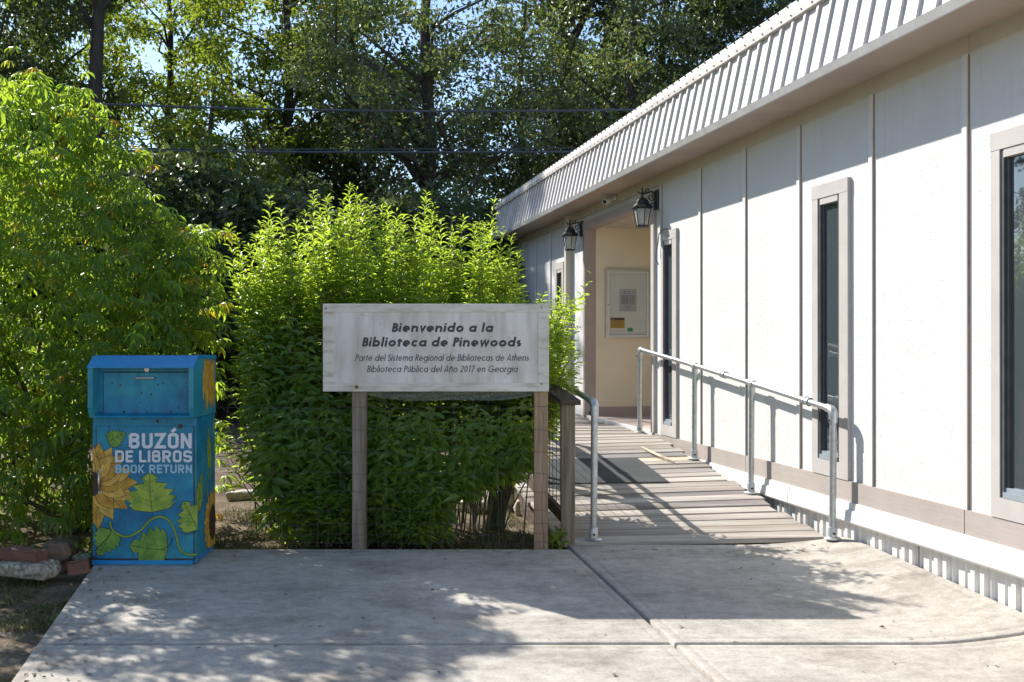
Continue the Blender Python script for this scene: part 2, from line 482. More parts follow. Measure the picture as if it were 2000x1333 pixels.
def fast_mesh(name, V, F, mat, rnd=None, smooth=False):
    V = np.asarray(V, dtype=np.float32); F = np.asarray(F, dtype=np.int32)
    me = bpy.data.meshes.new(name)
    me.vertices.add(len(V)); me.vertices.foreach_set('co', V.ravel())
    k = F.shape[1]
    me.loops.add(F.size); me.loops.foreach_set('vertex_index', F.ravel())
    me.polygons.add(len(F))
    me.polygons.foreach_set('loop_start', np.arange(0, F.size, k, dtype=np.int32))
    me.polygons.foreach_set('loop_total', np.full(len(F), k, dtype=np.int32))
    if smooth: me.polygons.foreach_set('use_smooth', np.ones(len(F), dtype=bool))
    me.update(calc_edges=True)
    if rnd is not None:
        a = me.attributes.new('rnd', 'FLOAT', 'POINT')
        a.data.foreach_set('value', np.asarray(rnd, dtype=np.float32))
    me.materials.append(mat)
    return me

def unit(a):
    return a / np.maximum(np.linalg.norm(a, axis=-1, keepdims=True), 1e-9)

def leaves_geo(P, A, Nn, L, W, droop=.2, fold=.25):
    """one folded, drooping leaf per row: 7 verts, 6 triangles"""
    A = unit(A)
    S = unit(np.cross(A, Nn)); Nn = unit(np.cross(S, A))
    L = L[:, None]; W = W[:, None]
    mid = P + A * L * .38 + Nn * L * .03
    mid2 = P + A * L * .72 - Nn * L * droop * .25
    tip = P + A * L * (1 - droop * .25) - Nn * L * droop
    up = Nn * W * fold
    v = np.stack([P, mid + S * W * .5 + up, mid, mid - S * W * .5 + up, mid2 + S * W * .36 + up * .6, mid2 - S * W * .36 + up * .6, tip], 1)
    n = len(P)
    # mid2 centre is skipped; strips between pairs
    f = np.array([(0, 1, 2), (0, 2, 3), (1, 4, 2), (2, 4, 6), (2, 6, 5), (2, 5, 3)])
    F = (np.arange(n) * 7)[:, None, None] + f[None]
    return v.reshape(-1, 3), F.reshape(-1, 3)

def rand_unit(rng, n):
    return unit(rng.normal(size=(n, 3)))

def project(P):
    """to 2000x1333 pixels, for choosing what shows largest"""
    s = 1944 / np.maximum(P[:, 1], .1)
    return 1000 + P[:, 0] * s, 670 - (P[:, 2] - 1.5) * s

TH = math.atan(435 / 1944)
T = math.tan(TH); CT = math.cos(TH); ST = math.sin(TH)
DW = 4.12
def PX(D, Y): return D - T * Y
BM = Matrix.Translation((DW, 0, 0)) @ Matrix.Rotation(TH, 4, 'Z')
def Bw(x, Y, z):
    return BM @ Vector((x, Y / CT, z))

# ------------------------------------------------------------------ ground
def slab_z(D, Y):
    z = -.0535 * (7.42 - Y)
    if D > 3.4:
        z += .065 * ((D - 3.4) / .6) ** 1.6 * min(1, max(0, (7.75 - Y) / .5))
    return z
def gz(x, y):
    if y < 7.2: return -.0535 * (7.42 - y) - .055
    if y < 9: return -.067 + .015 * (y - 7.2)
    return -.04 + .035 * (y - 9) if y < 30 else .695
xs = sorted(set([-300, -150, -80, -40, -25, -18] + list(np.arange(-14, 8, .5)) + [9, 12, 18, 25, 40, 80, 150, 300]))
ys = sorted(set([-200, -80, -30, -10, -4, 0] + list(np.arange(1, 12, .4)) + list(np.arange(12, 32, 1.5)) + [36, 45, 60, 100, 180, 400]))
rng = np.random.default_rng(3)
V = []
for y in ys:
    for x in xs:
        D = x + T * y
        hump = rng.uniform(-.012, .012) if (y < 7.0) else rng.uniform(-.03, .03)
        if -1.5 < D < 4.6 and y < 8: hump = -.02
        V.append((x, y, gz(x, y) + hump))
nx = len(xs)
F = [(j * nx + i, j * nx + i + 1, (j + 1) * nx + i + 1, (j + 1) * nx + i) for j in range(len(ys) - 1) for i in range(nx - 1)]
g = link('ground', fast_mesh('ground', V, F, MT['soil'], smooth=True)); g['kind'] = 'structure'

# pavement slabs (D, Y coordinates), tooled edges
pave = bpy.data.objects.new('pavement', None); col.objects.link(pave); pave['kind'] = 'structure'
def slab(D0, D1, Y0, Y1, g=.006, lf=1, rt=1, y0f=None):
    def axis(a, b, step):
        base = [a, a + .006, a + .016, a + .055, a + .06, a + .065]
        off = [-.009, -.002, 0, 0, -.002, 0]
        n = max(2, int((b - a) / step))
        mid_ = list(np.linspace(a + .10, b - .10, n))
        return base + mid_ + [b - t for t in (.065, .06, .055, .016, .006, 0)], off + [0] * n + [0, -.002, 0, 0, -.002, -.009]
    ds, dz = axis(D0 + g + (.006 if D0 > 0 else 0), D1 - g - (.004 if D1 < 3 else 0), .12)
    ys_, yz = axis(Y0 + g + .008, Y1 - g - (.008 if Y1 < 7 else 0), .3)
    nd = len(ds)
    V = []
    for j, Y in enumerate(ys_):
        for i, D in enumerate(ds):
            V.append((PX(D, Y), Y, slab_z(D, Y) + min(dz[i], yz[j])))
    F = [(j * nd + i, j * nd + i + 1, (j + 1) * nd + i + 1, (j + 1) * nd + i) for j in range(len(ys_) - 1) for i in range(nd - 1)]
    # skirt
    ring = [i for i in range(nd)] + [j * nd + nd - 1 for j in range(1, len(ys_))] + [(len(ys_) - 1) * nd + i for i in range(nd - 2, -1, -1)] + [j * nd for j in range(len(ys_) - 2, 0, -1)]
    o = len(V)
    V += [(V[i][0], V[i][1], V[i][2] - .12) for i in ring]
    n = len(ring)
    F += [(ring[k], o + k, o + (k + 1) % n, ring[(k + 1) % n]) for k in range(n)]
    me = fast_mesh('slab', V, F, MT['concrete'])
    link('slab', me, pave)
YJ = 5.34
DJ = 2.06
slab(-1.355, DJ, YJ, 7.29)
slab(DJ, 4.125, YJ, 7.42)
slab(-1.355, DJ, 3.4, YJ)
slab(DJ, 4.125, 3.4, YJ)
slab(-1.355, DJ, 1.4, 3.4)
slab(DJ, 4.125, 1.4, 3.4)
slab(-1.355, DJ, -1.5, 1.4)
slab(DJ, 4.125, -1.5, 1.4)

# ------------------------------------------------------------------ building (local frame: x into building, y along the wall)
bld = thing('library_building', 'long white stucco single storey building with standing seam metal mansard roof', 'building', (DW, 0, 0), TH)
def L(Y): return Y / CT
Y0B, Y1B = 0.4, 18.25
Z_SK, Z_TR, Z_BT, Z_FR, Z_SO = .185, .338, .487, 3.249, 3.356
OPN, OPF = 11.25, 13.81
battens = [5.07 - .98 * k for k in range(4, -1, -1)] + [6.054, 7.034, 8.033, 8.986, 9.963, 11.02]
far_b = [14.70, 15.67, 16.58, 17.46]
windows = [  # outer Y0,Y1, inner Y0,Y1
    (5.31, 5.812, 5.43, 5.741), (7.301, 7.798, 7.416, 7.716), (10.54, 10.97, 10.65, 10.91), (14.88, 15.34, 14.97, 15.25)]
WZ0, WZ1 = .609, 2.614
def panel(ya, yb):
    mb = MB()
    ws = [w for w in windows if w[2] > ya and w[3] < yb]
    z0, z1 = Z_BT, Z_FR
    if not ws:
        mb.box(0, .08, L(ya), L(yb), z0, z1)
    else:
        w = ws[0]
        mb.box(0, .08, L(ya), L(w[2]), z0, z1); mb.box(0, .08, L(w[3]), L(yb), z0, z1)
        mb.box(0, .08, L(w[2]), L(w[3]), z0, WZ0); mb.box(0, .08, L(w[2]), L(w[3]), WZ1, z1)
    mb.build('wall_panel', MT['stucco'], bld)
edges = [Y0B] + battens + [OPN]
for a, b_ in zip(edges[:-1], edges[1:]): panel(a, b_)
edges = [OPF] + far_b + [Y1B]
for a, b_ in zip(edges[:-1], edges[1:]): panel(a, b_)
me = MB().box(-.018, -.0005, -.022, .022, Z_BT, Z_FR).mesh('batten', MT['white_trim'])
shade_me = MB().box(-.007, -.0005, -.031, -.0225, Z_BT, Z_FR).mesh('seam_caulk', simple('brown_seam_caulk', (.34, .24, .17), (.26, .18, .13), 9, .8))  # brown strip painting the batten's shaded side and its shadow
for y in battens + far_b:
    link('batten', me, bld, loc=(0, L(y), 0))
    link('seam_caulk', shade_me, bld, loc=(0, L(y), 0))
# frieze
for a, b_ in ((Y0B, 6.0), (6.0, 12.0), (12.0, Y1B)):
    MB().box(-.024, .08, L(a) + .002, L(b_) - .002, Z_FR, Z_SO).build('frieze_board', MT['frieze'], bld)
# bands: taupe skirting boards, white drip trim
for a, b_ in ((Y0B, 3.2), (3.2, 6.045), (6.05, 8.94), (8.945, OPN)) + ((OPF, Y1B),):
    MB().box(-.022, .08, L(a) + .0015, L(b_) - .0015, Z_TR, Z_BT).build('band_board', MT['taupe'], bld)
for a, b_ in ((Y0B, 4.4), (4.4, 8.13), (8.14, OPN)) + ((OPF, Y1B),):
    prof = [(0.05, Z_TR), (-.032, Z_TR - .001), (-.036, Z_TR - .045), (-.034, Z_TR - .048), (-.05, Z_TR - .06), (-.056, Z_SK + .015), (-.046, Z_SK), (.05, Z_SK + .002)]
    MB().prism(prof, 'y', L(a) + .001, L(b_) - .001).build('drip_trim', MT['white_trim'], bld)
# corrugated skirting metal
def corr(ya, yb):
    per = .34
    pts = []
    y = ya
    base = .028
    while y < yb:
        for dy, dx in ((0, 0), (.012, .022), (.052, .022), (.060, 0), (.095, 0), (.103, .022), (.135, .022), (.143, 0), (.178, 0), (.19, .022), (.235, .022), (.243, .012), (.252, .022), (.328, .022)):
            if y + dy < yb: pts.append((y + dy, base - .01 - (0.022 - dx)))
        y += per
    pts.append((yb, base - .01 - .011))
    mb = MB()
    v = [(x, L(Y), Z_SK + .02) for Y, x in pts] + [(x, L(Y), -.6) for Y, x in pts]
    n = len(pts)
    mb.add(v, [(i, i + 1, n + i + 1, n + i) for i in range(n - 1)])
    return mb.build('skirting_panel', MT['skirt'], bld)
yy = Y0B
while yy < 11.2:
    corr(yy, min(yy + 1.02, 11.25)); yy += 1.02
corr(OPF, Y1B)
# windows
def window(w):
    o0, o1, i0, i1 = [L(q) for q in w]
    mb = MB()
    zt, zb = 2.717, Z_BT + .003
    x0, x1 = -.028, -.001
    mb.box(x0, x1, o0, i0, zb, WZ1); mb.box(x0, x1, i1, o1, zb, WZ1)
    mb.box(x0 - .002, x1, o0 - .002, o1 + .002, WZ1, zt)
    mb.box(x0, x1, i0, i1, zb, WZ0)
    win = mb.build('window', MT['trim_grey'], bld)
    fr = MB()
    t = .028
    fr.box(-.02, .06, i0 + .001, i0 + t, WZ0 + .001, WZ1 - .001); fr.box(-.02, .06, i1 - t, i1 - .001, WZ0 + .001, WZ1 - .001)
    fr.box(-.006, .05, i0 + t, i0 + t + .02, WZ0 + .05, WZ1 - .05); fr.box(-.006, .05, i1 - t - .02, i1 - t, WZ0 + .05, WZ1 - .05)
    fr.build('frame', MT['bronze'], win)
    MB().box(-.024, .06, i0 + t, i1 - t, WZ1 - .05, WZ1 - .001).build('head', MT['trim_grey'], win)
    s = MB(); s.box(-.03, .06, i0 + t, i1 - t, WZ0 + .001, WZ0 + .035); s.box(-.012, .06, i0 + t, i1 - t, WZ0 + .036, WZ0 + .06)
    s.build('sill', MT['vinyl'], win)
    MB().box(.012, .016, i0 + t + .02, i1 - t - .02, WZ0 + .06, WZ1 - .05).build('pane', MT['glass'], win)
for w in windows: window(w)
# corner pilaster and porch trim
MB().box(-.034, .09, L(OPN) - .075, L(OPN) + .012, Z_BT, 3.172).build('jamb', MT['trim_grey'], bld)
MB().box(-.03, .13, L(OPF) - .012, L(OPF) + .06, .48, 3.07).build('jamb', MT['taupe_smooth'], bld)
MB().box(-.034, .12, L(OPN) + .012, L(OPF) + .06, 3.07, 3.172).build('header', MT['taupe_smooth'], bld)
MB().box(-.001, .10, L(OPN), L(OPF), 3.173, Z_FR).build('header_wall', MT['stucco'], bld)
# porch recess
pd = 1.9
MB().box(.135, pd, L(OPF) - .008, L(OPF) + .1, .61, 3.1).build('porch_wall', MT['tan'], bld)
MB().box(.13, pd, L(OPF) - .02, L(OPF) + .1, .48, .61).build('porch_base_board', MT['taupe_smooth'], bld)
MB().box(.10, pd, L(OPN) - .1, L(OPN), .48, 3.1).build('porch_wall', MT['tan'], bld)
MB().box(pd, pd + .1, L(OPN) - .1, L(OPF) + .1, .4, 3.1).build('porch_wall', MT['tan'], bld)
dr = MB().box(pd - .045, pd - .002, L(12.0), L(13.0), .49, 2.55).build('door', MT['taupe_smooth'], bld)
MB().tube([(pd - .09, L(12.1), 1.3), (pd - .09, L(12.1), 1.6)], .012).build('handle', MT['steel'], dr, smooth=True)
MB().box(.0, pd + .1, L(OPN) - .1, L(OPF) + .1, 3.1, 3.16).build('porch_ceiling', MT['frieze'], bld)
MB().box(.035, pd, L(OPN) - .1, L(OPF) + .1, .30, .488).build('porch_floor', MT['step_concrete'], bld)
MB().box(-.012, .034, L(OPN) + .014, L(OPF) - .014, .30, .497).build('threshold', MT['white_trim'], bld)
# mass of the building behind the wall
MB().box(.085, .1, L(Y0B), L(OPN) - .1, -.3, 3.3).build('inner_wall', MT['frieze'], bld)
MB().box(.085, .1, L(OPF) + .1, L(Y1B), -.3, 3.3).build('inner_wall', MT['frieze'], bld)
MB().box(.0, 7.5, L(Y1B), L(Y1B) + .12, -.3, Z_SO).build('end_wall', MT['stucco'], bld)
MB().box(.0, 7.5, L(Y0B) - .12, L(Y0B), -.6, Z_SO).build('end_wall', MT['stucco'], bld)
MB().box(7.4, 7.5, L(Y0B), L(Y1B), -.6, Z_SO).build('back_wall', MT['stucco'], bld)
# roof
XE, ZE, XT, ZT = -.413, Z_SO, -.276, 3.973
MB().box(XE + .012, .1, L(Y0B) - .2, L(Y1B) + .2, Z_SO, Z_SO + .012).build('soffit', MT['soffit'], bld)
for a in np.arange(Y0B + .9, Y1B, .68):
    pass
nrm = Vector((-(ZT - ZE), 0, XT - XE)).normalized()
per = .18 / CT
npan = int((L(Y1B) + .2 - (L(Y0B) - .2)) / per)
zb = ZE + .045
fx = (zb - ZE) / (ZT - ZE)
xb = XE + (XT - XE) * fx
pm = MB().hexa([(xb, .004, zb), (xb, per - .004, zb), (xb + .02, per - .004, zb), (xb + .02, .004, zb)],
               [(XT, .004, ZT), (XT, per - .004, ZT), (XT + .02, per - .004, ZT), (XT + .02, .004, ZT)]).mesh('roof_pan', MT['roof_metal'])
def off(x, z, d): return (x + nrm.x * d, z + nrm.z * d)
rb = MB()
hw = .013
for (d0, d1, ww) in ((-.004, .019, hw * .7), (.019, .023, hw * 1.1)):
    a = off(xb, zb, d0); b1 = off(xb, zb, d1); c = off(XT, ZT, d0); d = off(XT, ZT, d1)
    rb.hexa([(a[0], -ww, a[1]), (b1[0], -ww, b1[1]), (b1[0], ww, b1[1]), (a[0], ww, a[1])], [(c[0], -ww, c[1]), (d[0], -ww, d[1]), (d[0], ww, d[1]), (c[0], ww, c[1])])
rbm = rb.mesh('roof_rib', MT['rib_metal'])
ystart = L(Y0B) - .2
for k in range(npan):
    link('roof_pan', pm, bld, loc=(0, ystart + k * per, 0))
    link('roof_rib', rbm, bld, loc=(0, ystart + k * per, 0))
ye = ystart + npan * per
MB().prism([(XE - .006, ZE - .004), (XE - .030, ZE + .046), (XE + .01, ZE + .05), (XE + .012, ZE - .004)], 'y', ystart, ye).build('drip_edge', MT['roof_metal'], bld)
# cap flashing, stepped
MB().prism([(XT - .050, ZT - .03), (XT - .052, ZT + .02), (XT - .035, ZT + .035), (XT - .022, ZT + .104), (XT + .30, ZT + .12), (XT + .30, ZT - .03)], 'y', ystart - .02, ye + .02).build('cap_flashing', MT['flashing'], bld)
sc = MB()
yk = ystart + .05
while yk < ye:
    sc.box(XT - .036, XT - .024, yk, yk + .012, ZT + .085, ZT + .097)
    sc.box(XT - .058, XT - .052, yk + .06, yk + .07, ZT - .01, ZT + .0)
    yk += .155
o = sc.build('flashing_screws', MT['bronze'], bld); o['kind'] = 'stuff'
MB().box(XT + .31, 7.9, L(Y0B) - .2, ye, ZT + .05, ZT + .1).build('flat_roof', MT['flashing'], bld)
# end of the mansard at the far gable
MB().prism([(XE, ZE + .02), (XT, ZT), (7.8, ZT), (7.8, ZE + .02)], 'y', ye + .001, ye + .03).build('mansard_end', MT['roof_metal'], bld)

# downspout
dsp = thing('downspout', 'cream square downspout on the wall left of the porch opening', 'downspout', Bw(-.045, 14.54, .2), TH)
MB().box(-.052, .052, -.055, .055, 0, 3.02).build('pipe', MT['frieze'], dsp, bevel=.006)
for z in (.4, 1.8, 2.9):
    MB().box(-.056, .05, -.062, .062, z, z + .03).build('strap', MT['frieze'], dsp)
MB().box(-.058, .052, -.06, .06, 3.02, 3.15).build('outlet', MT['frieze'], dsp)

# security camera
cm = thing('security_camera', 'small white security camera under the eave above the porch opening', 'camera', Bw(-.03, 12.48, 3.32), TH)
MB().tube([(0, 0, 0), (-.03, 0, 0)], .035, 14).build('mount', MT['white_plastic'], cm, smooth=True)
MB().tube([(-.03, 0, 0), (-.09, -.02, -.03), (-.12, -.05, -.04)], .012, 8).build('bracket', MT['white_plastic'], cm, smooth=True)
MB().tube([(-.06, .02, -.02), (-.18, -.11, -.075)], .036, 14).build('body', MT['white_plastic'], cm, smooth=True)
MB().tube([(-.179, -.109, -.0745), (-.184, -.114, -.077)], .026, 14).build('lens', MT['black'], cm, smooth=True)

# wall lanterns
def lantern(label, Y):
    t = thing('wall_lantern', label, 'lantern', Bw(-.001, Y, 2.786), TH, 'black wall lanterns beside the porch')
    MB().box(-.035, -.005, -.055, .055, .20, .42).build('back_plate', MT['black'], t, bevel=.01)
    cx = -.19
    arm = MB()
    arm.tube([(-.03, 0, .37), (-.07, 0, .40), (-.13, 0, .385), (cx, 0, .365)], .009, 8)
    def spiral(c, r0, r1, a0, a1, n=16):
        return [(c[0] + (r0 + (r1 - r0) * i / n) * math.cos(a0 + (a1 - a0) * i / n), 0, c[1] + (r0 + (r1 - r0) * i / n) * math.sin(a0 + (a1 - a0) * i / n)) for i in range(n + 1)]
    arm.tube(spiral((-.085, .335), .045, .012, R(80), R(-420)), .007, 6)
    arm.tube(spiral((-.065, .255), .034, .010, R(60), R(-380)), .007, 6)
    arm.tube(spiral((-.135, .405), .030, .010, R(-60), R(300)), .006, 6)
    arm.tube([(cx, 0, .33), (cx, 0, .36), (cx, 0, .395)], [.012, .016, .010], 8)
    for s in (-1, 1):
        arm.tube([(cx, 0, .37), (cx + s * .03, 0, .375), (cx + s * .05, 0, .39), (cx + s * .055, 0, .40)], [.01, .008, .007, .003], 6)
        arm.tube([(cx, 0, .37), (cx, s * .03, .375), (cx, s * .05, .39)], [.01, .008, .004], 6)
    arm.build('scroll_arm', MT['black'], t, smooth=True)
    MB().tube([(cx, 0, .39), (cx, 0, .42), (cx, 0, .455)], [.009, .013, .002], 8).build('finial', MT['black'], t, smooth=True)
    MB().lathe([(.118, .208), (.120, .222), (.098, .238), (.078, .262), (.068, .29), (.045, .318), (.018, .332)], (cx, 0, 0), 6, R(30)).build('roof', MT['black'], t)
    cage = MB()
    r0, r1 = .064, .098
    cage.lathe([(r0 + .008, 0), (r0 + .010, .016), (r0, .022)], (cx, 0, 0), 6, R(30))
    cage.lathe([(r1, .198), (r1 + .006, .207)], (cx, 0, 0), 6, R(30))
    for k in range(6):
        a = R(30 + 60 * k)
        cage.tube([(cx + r0 * math.cos(a), r0 * math.sin(a), .02), (cx + r1 * math.cos(a), r1 * math.sin(a), .2)], .006, 5)
    cage.build('cage', MT['black'], t)
    for k in range(6):
        a, b_ = R(30 + 60 * k), R(90 + 60 * k)
        q = .985
        p = [(cx + q * r * math.cos(w), q * r * math.sin(w), z) for r, z, w in ((r0, .022, a), (r0, .022, b_), (r1, .2, b_), (r1, .2, a))]
        q = .96
        p2 = [(cx + q * r * math.cos(w), q * r * math.sin(w), z) for r, z, w in ((r0, .022, a), (r0, .022, b_), (r1, .2, b_), (r1, .2, a))]
        MB().hexa(p, p2).build('glass_pane', MT['lamp_pane'], t)
    MB().lathe([(.012, .10), (.026, .125), (.030, .15), (.022, .18), (.014, .20)], (cx, 0, 0), 12).build('bulb', MT['bulb'], t, smooth=True)
lantern('black scrolled wall lantern right of the porch opening, nearest the camera', 11.11)
lantern('black scrolled wall lantern left of the porch opening, beside the downspout', 13.96)

# wall wire by window
wr = thing('wall_cable', 'thin dark cable looped over the corner of the narrow window by the porch', 'cable', Bw(-.03, 11.0, 0), TH)
MB().tube([(0, -.30, 2.735), (-.005, -.1, 2.735), (-.005, .0, 2.70), (-.01, .02, 2.60), (-.02, .05, 2.50), (-.03, .03, 2.42), (-.01, .0, 2.36)], .006, 6).build('cable', MT['cable'], wr, smooth=True)

# noticeboard on the porch wall
nb = thing('noticeboard', 'glazed silver framed noticeboard on the tan porch wall', 'noticeboard', Bw(0, OPF, 0) + Vector((0, 0, 0)), TH)
NX0, NX1, NZ0, NZ1 = .267, .919, 1.557, 2.52
yb = -.012
mb = MB()
for (a, b_, c, d) in ((NX0, NX0 + .022, NZ0, NZ1), (NX1 - .022, NX1, NZ0, NZ1), (NX0 + .022, NX1 - .022, NZ0, NZ0 + .022), (NX0 + .022, NX1 - .022, NZ1 - .022, NZ1)):
    mb.box(a, b_, yb - .05, yb, c, d)
fo = mb.build('frame', MT['alu'], nb)
mb = MB()
for (a, b_, c, d) in ((NX0 + .024, NX0 + .05, NZ0 + .024, NZ1 - .024), (NX1 - .05, NX1 - .024, NZ0 + .024, NZ1 - .024), (NX0 + .05, NX1 - .05, NZ0 + .024, NZ0 + .05), (NX0 + .05, NX1 - .05, NZ1 - .05, NZ1 - .024)):
    mb.box(a, b_, yb - .044, yb, c, d)
mb.build('door_frame', MT['white_trim'], nb)
MB().box(NX0 + .05, NX1 - .05, yb - .008, yb, NZ0 + .05, NZ1 - .05).build('backing', MT['board_back'], nb)
MB().box(NX0 + .05, NX1 - .05, yb - .036, yb - .032, NZ0 + .05, NZ1 - .05).build('glass', MT['clear'], nb)
MB().tube([(NX0 + .037, yb - .044, 2.03), (NX0 + .037, yb - .05, 2.03)], .008, 10).build('lock', MT['black'], nb)
def nbx(px): return NX0 + (px - 1181) / (1267.5 - 1181) * (NX1 - NX0)
def nbz(py): return NZ1 - (py - 527.5) / (662 - 527.5) * (NZ1 - NZ0)
def nrect(mb, x0, x1, y0, y1, lay):
    mb.box(nbx(x0), nbx(x1), yb - .0085 - lay * .001, yb - .008 - lay * .001 + .0004, nbz(y1), nbz(y0)); return mb
pp = nrect(MB(), 1208.5, 1242, 565, 609, 1).build('notice', MT['paper'], nb, label='white printed notice with a small table of lines')
mb = MB()
nrect(mb, 1217, 1221, 568.5, 571, 2); nrect(mb, 1222, 1230, 569, 570, 2); nrect(mb, 1218, 1231, 573, 574, 2)
for y in (577, 581, 586, 590, 594): nrect(mb, 1212, 1239, y, y + .7, 2)
for y in (579, 583.5, 588, 592):
    nrect(mb, 1213, 1219, y - .6, y + 1, 2.2); nrect(mb, 1221, 1226, y - .6, y + 1, 2.2)
    nrect(mb, 1229, 1238, y - .3, y + .5, 2.2)
nrect(mb, 1219, 1232, 599, 600, 2); nrect(mb, 1221, 1230, 602, 603, 2)
mb.build('print', MT['paper_line'], pp)
yn = nrect(MB(), 1191.5, 1219, 621, 641.5, 1).build('notice', MT['yellow'], nb, label='yellow notice with a black heading bar')
nrect(MB(), 1192, 1218.5, 621.4, 626, 2).build('heading', MT['ink'], yn)
mb = MB()
for y in (628, 631, 634, 637): nrect(mb, 1195, 1216, y, y + .6, 2)
mb.build('print', MT['paper_line'], yn)
m_ = MB(); m_.prism([(nbx(1194), nbz(625.4)), (nbx(1198), nbz(625.4)), (nbx(1196), nbz(621.9))], 'y', yb - .0118, yb - .0112)
m_.build('warning_triangle', MT['yellow'], yn)
nrect(MB(), 1224.5, 1235, 641, 648, 1).build('notice', MT['green'], nb, label='small green card')

# ------------------------------------------------------------------ ramp deck
DL, DR = 2.04, 4.03
PHI = R(3.6)
def deck_z(D, Y):
    z = .012 + .128 * (Y - 7.42)
    lim = .474
    k = .03 * (D - DL) / (DR - DL) * min(1, max(0, (Y - 7.42) / 1.0))
    return min(z + k, lim)
ramp_o = thing('boardwalk_ramp', 'weathered grey timber ramp rising beside the white building', 'ramp')
rnd = random.Random(5)
Ym = 7.46
bi = 0
while Ym < 15.2:
    w = .136 + rnd.uniform(-.004, .006)
    jl, jr = rnd.uniform(-.012, .012), rnd.uniform(-.045, .035)
    dv = (math.cos(PHI), math.sin(PHI))
    def hit(D, Yc):
        # line through (PX(3.03,Yc),Yc) along dv, meets D
        x0 = PX(3.03, Yc)
        tt = (D - (x0 + T * Yc)) / (dv[0] + T * dv[1])
        return (x0 + tt * dv[0], Yc + tt * dv[1])
    a0, a1 = hit(DL + jl, Ym), hit(DR + jr, Ym)
    b0, b1 = hit(DL + jl, Ym + w), hit(DR + jr, Ym + w)
    dzj = rnd.uniform(-.005, .005)
    def zz(p): return deck_z(p[0] + T * p[1], p[1]) + dzj
    cup = rnd.uniform(-.005, .004)
    top = [(a0[0], a0[1], zz(a0) + cup), (a1[0], a1[1], zz(a1)), (b1[0], b1[1], zz(b1) + cup), (b0[0], b0[1], zz(b0))]
    bot = [(p[0], p[1], p[2] - .036) for p in top]
    new = (bi == 15)
    MB().hexa(bot, top).build('board', MT['deck_new'] if new else MT['deck'], ramp_o, bevel=.0035, label='paler replacement board' if new else None)
    Ym += w + rnd.uniform(.014, .023)
    bi += 1
# joists / side stringers
for D in (DL + .03, 3.0, DR - .1):
    mb = MB()
    ysq = [7.62, 10.9, 15.0]
    for ya, yb_ in zip(ysq[:-1], ysq[1:]):
        za, zb_ = deck_z(D, ya) - .04, deck_z(D, yb_) - .04
        x0, x1 = PX(D, ya), PX(D, yb_)
        mb.hexa([(x0, ya, za - .19), (x0 + .04, ya, za - .19), (x1 + .04, yb_, zb_ - .19), (x1, yb_, zb_ - .19)],
                [(x0, ya, za), (x0 + .04, ya, za), (x1 + .04, yb_, zb_), (x1, yb_, zb_)])
    mb.build('stringer', MT['rail_dark'], ramp_o)

# rubber mat
mp = []
for D, Y in ((2.32, 8.99), (3.43, 8.99), (3.45, 9.88), (2.34, 9.88)):
    mp.append((PX(D, Y), Y, deck_z(D, Y) + .006))
mt = MB().hexa([(p[0], p[1], p[2]) for p in mp], [(p[0], p[1], p[2] + .007) for p in mp]).build('grit_mat', MT['mat'])
mt['label'] = 'dark grey rectangular grit mat lying on the timber ramp'; mt['category'] = 'mat'

# sliver of wood lying on the ramp
pts = [(PX(3.72 + .02 * i, 9.75 + .18 * i), 9.75 + .18 * i) for i in range(4)]
sl = MB().tube([(Bw(-.50 + .012 * q * q, 10.25 - .2 * q, 0).x, 10.25 - .2 * q, deck_z(3.6, 10.25 - .2 * q) + .03) for q in range(4)], [.008, .016, .016, .008], 4).build('wood_strip', MT['deck_new'])
sl['label'] = 'thin pale strip of wood lying on the ramp against the building'; sl['category'] = 'wood strip'

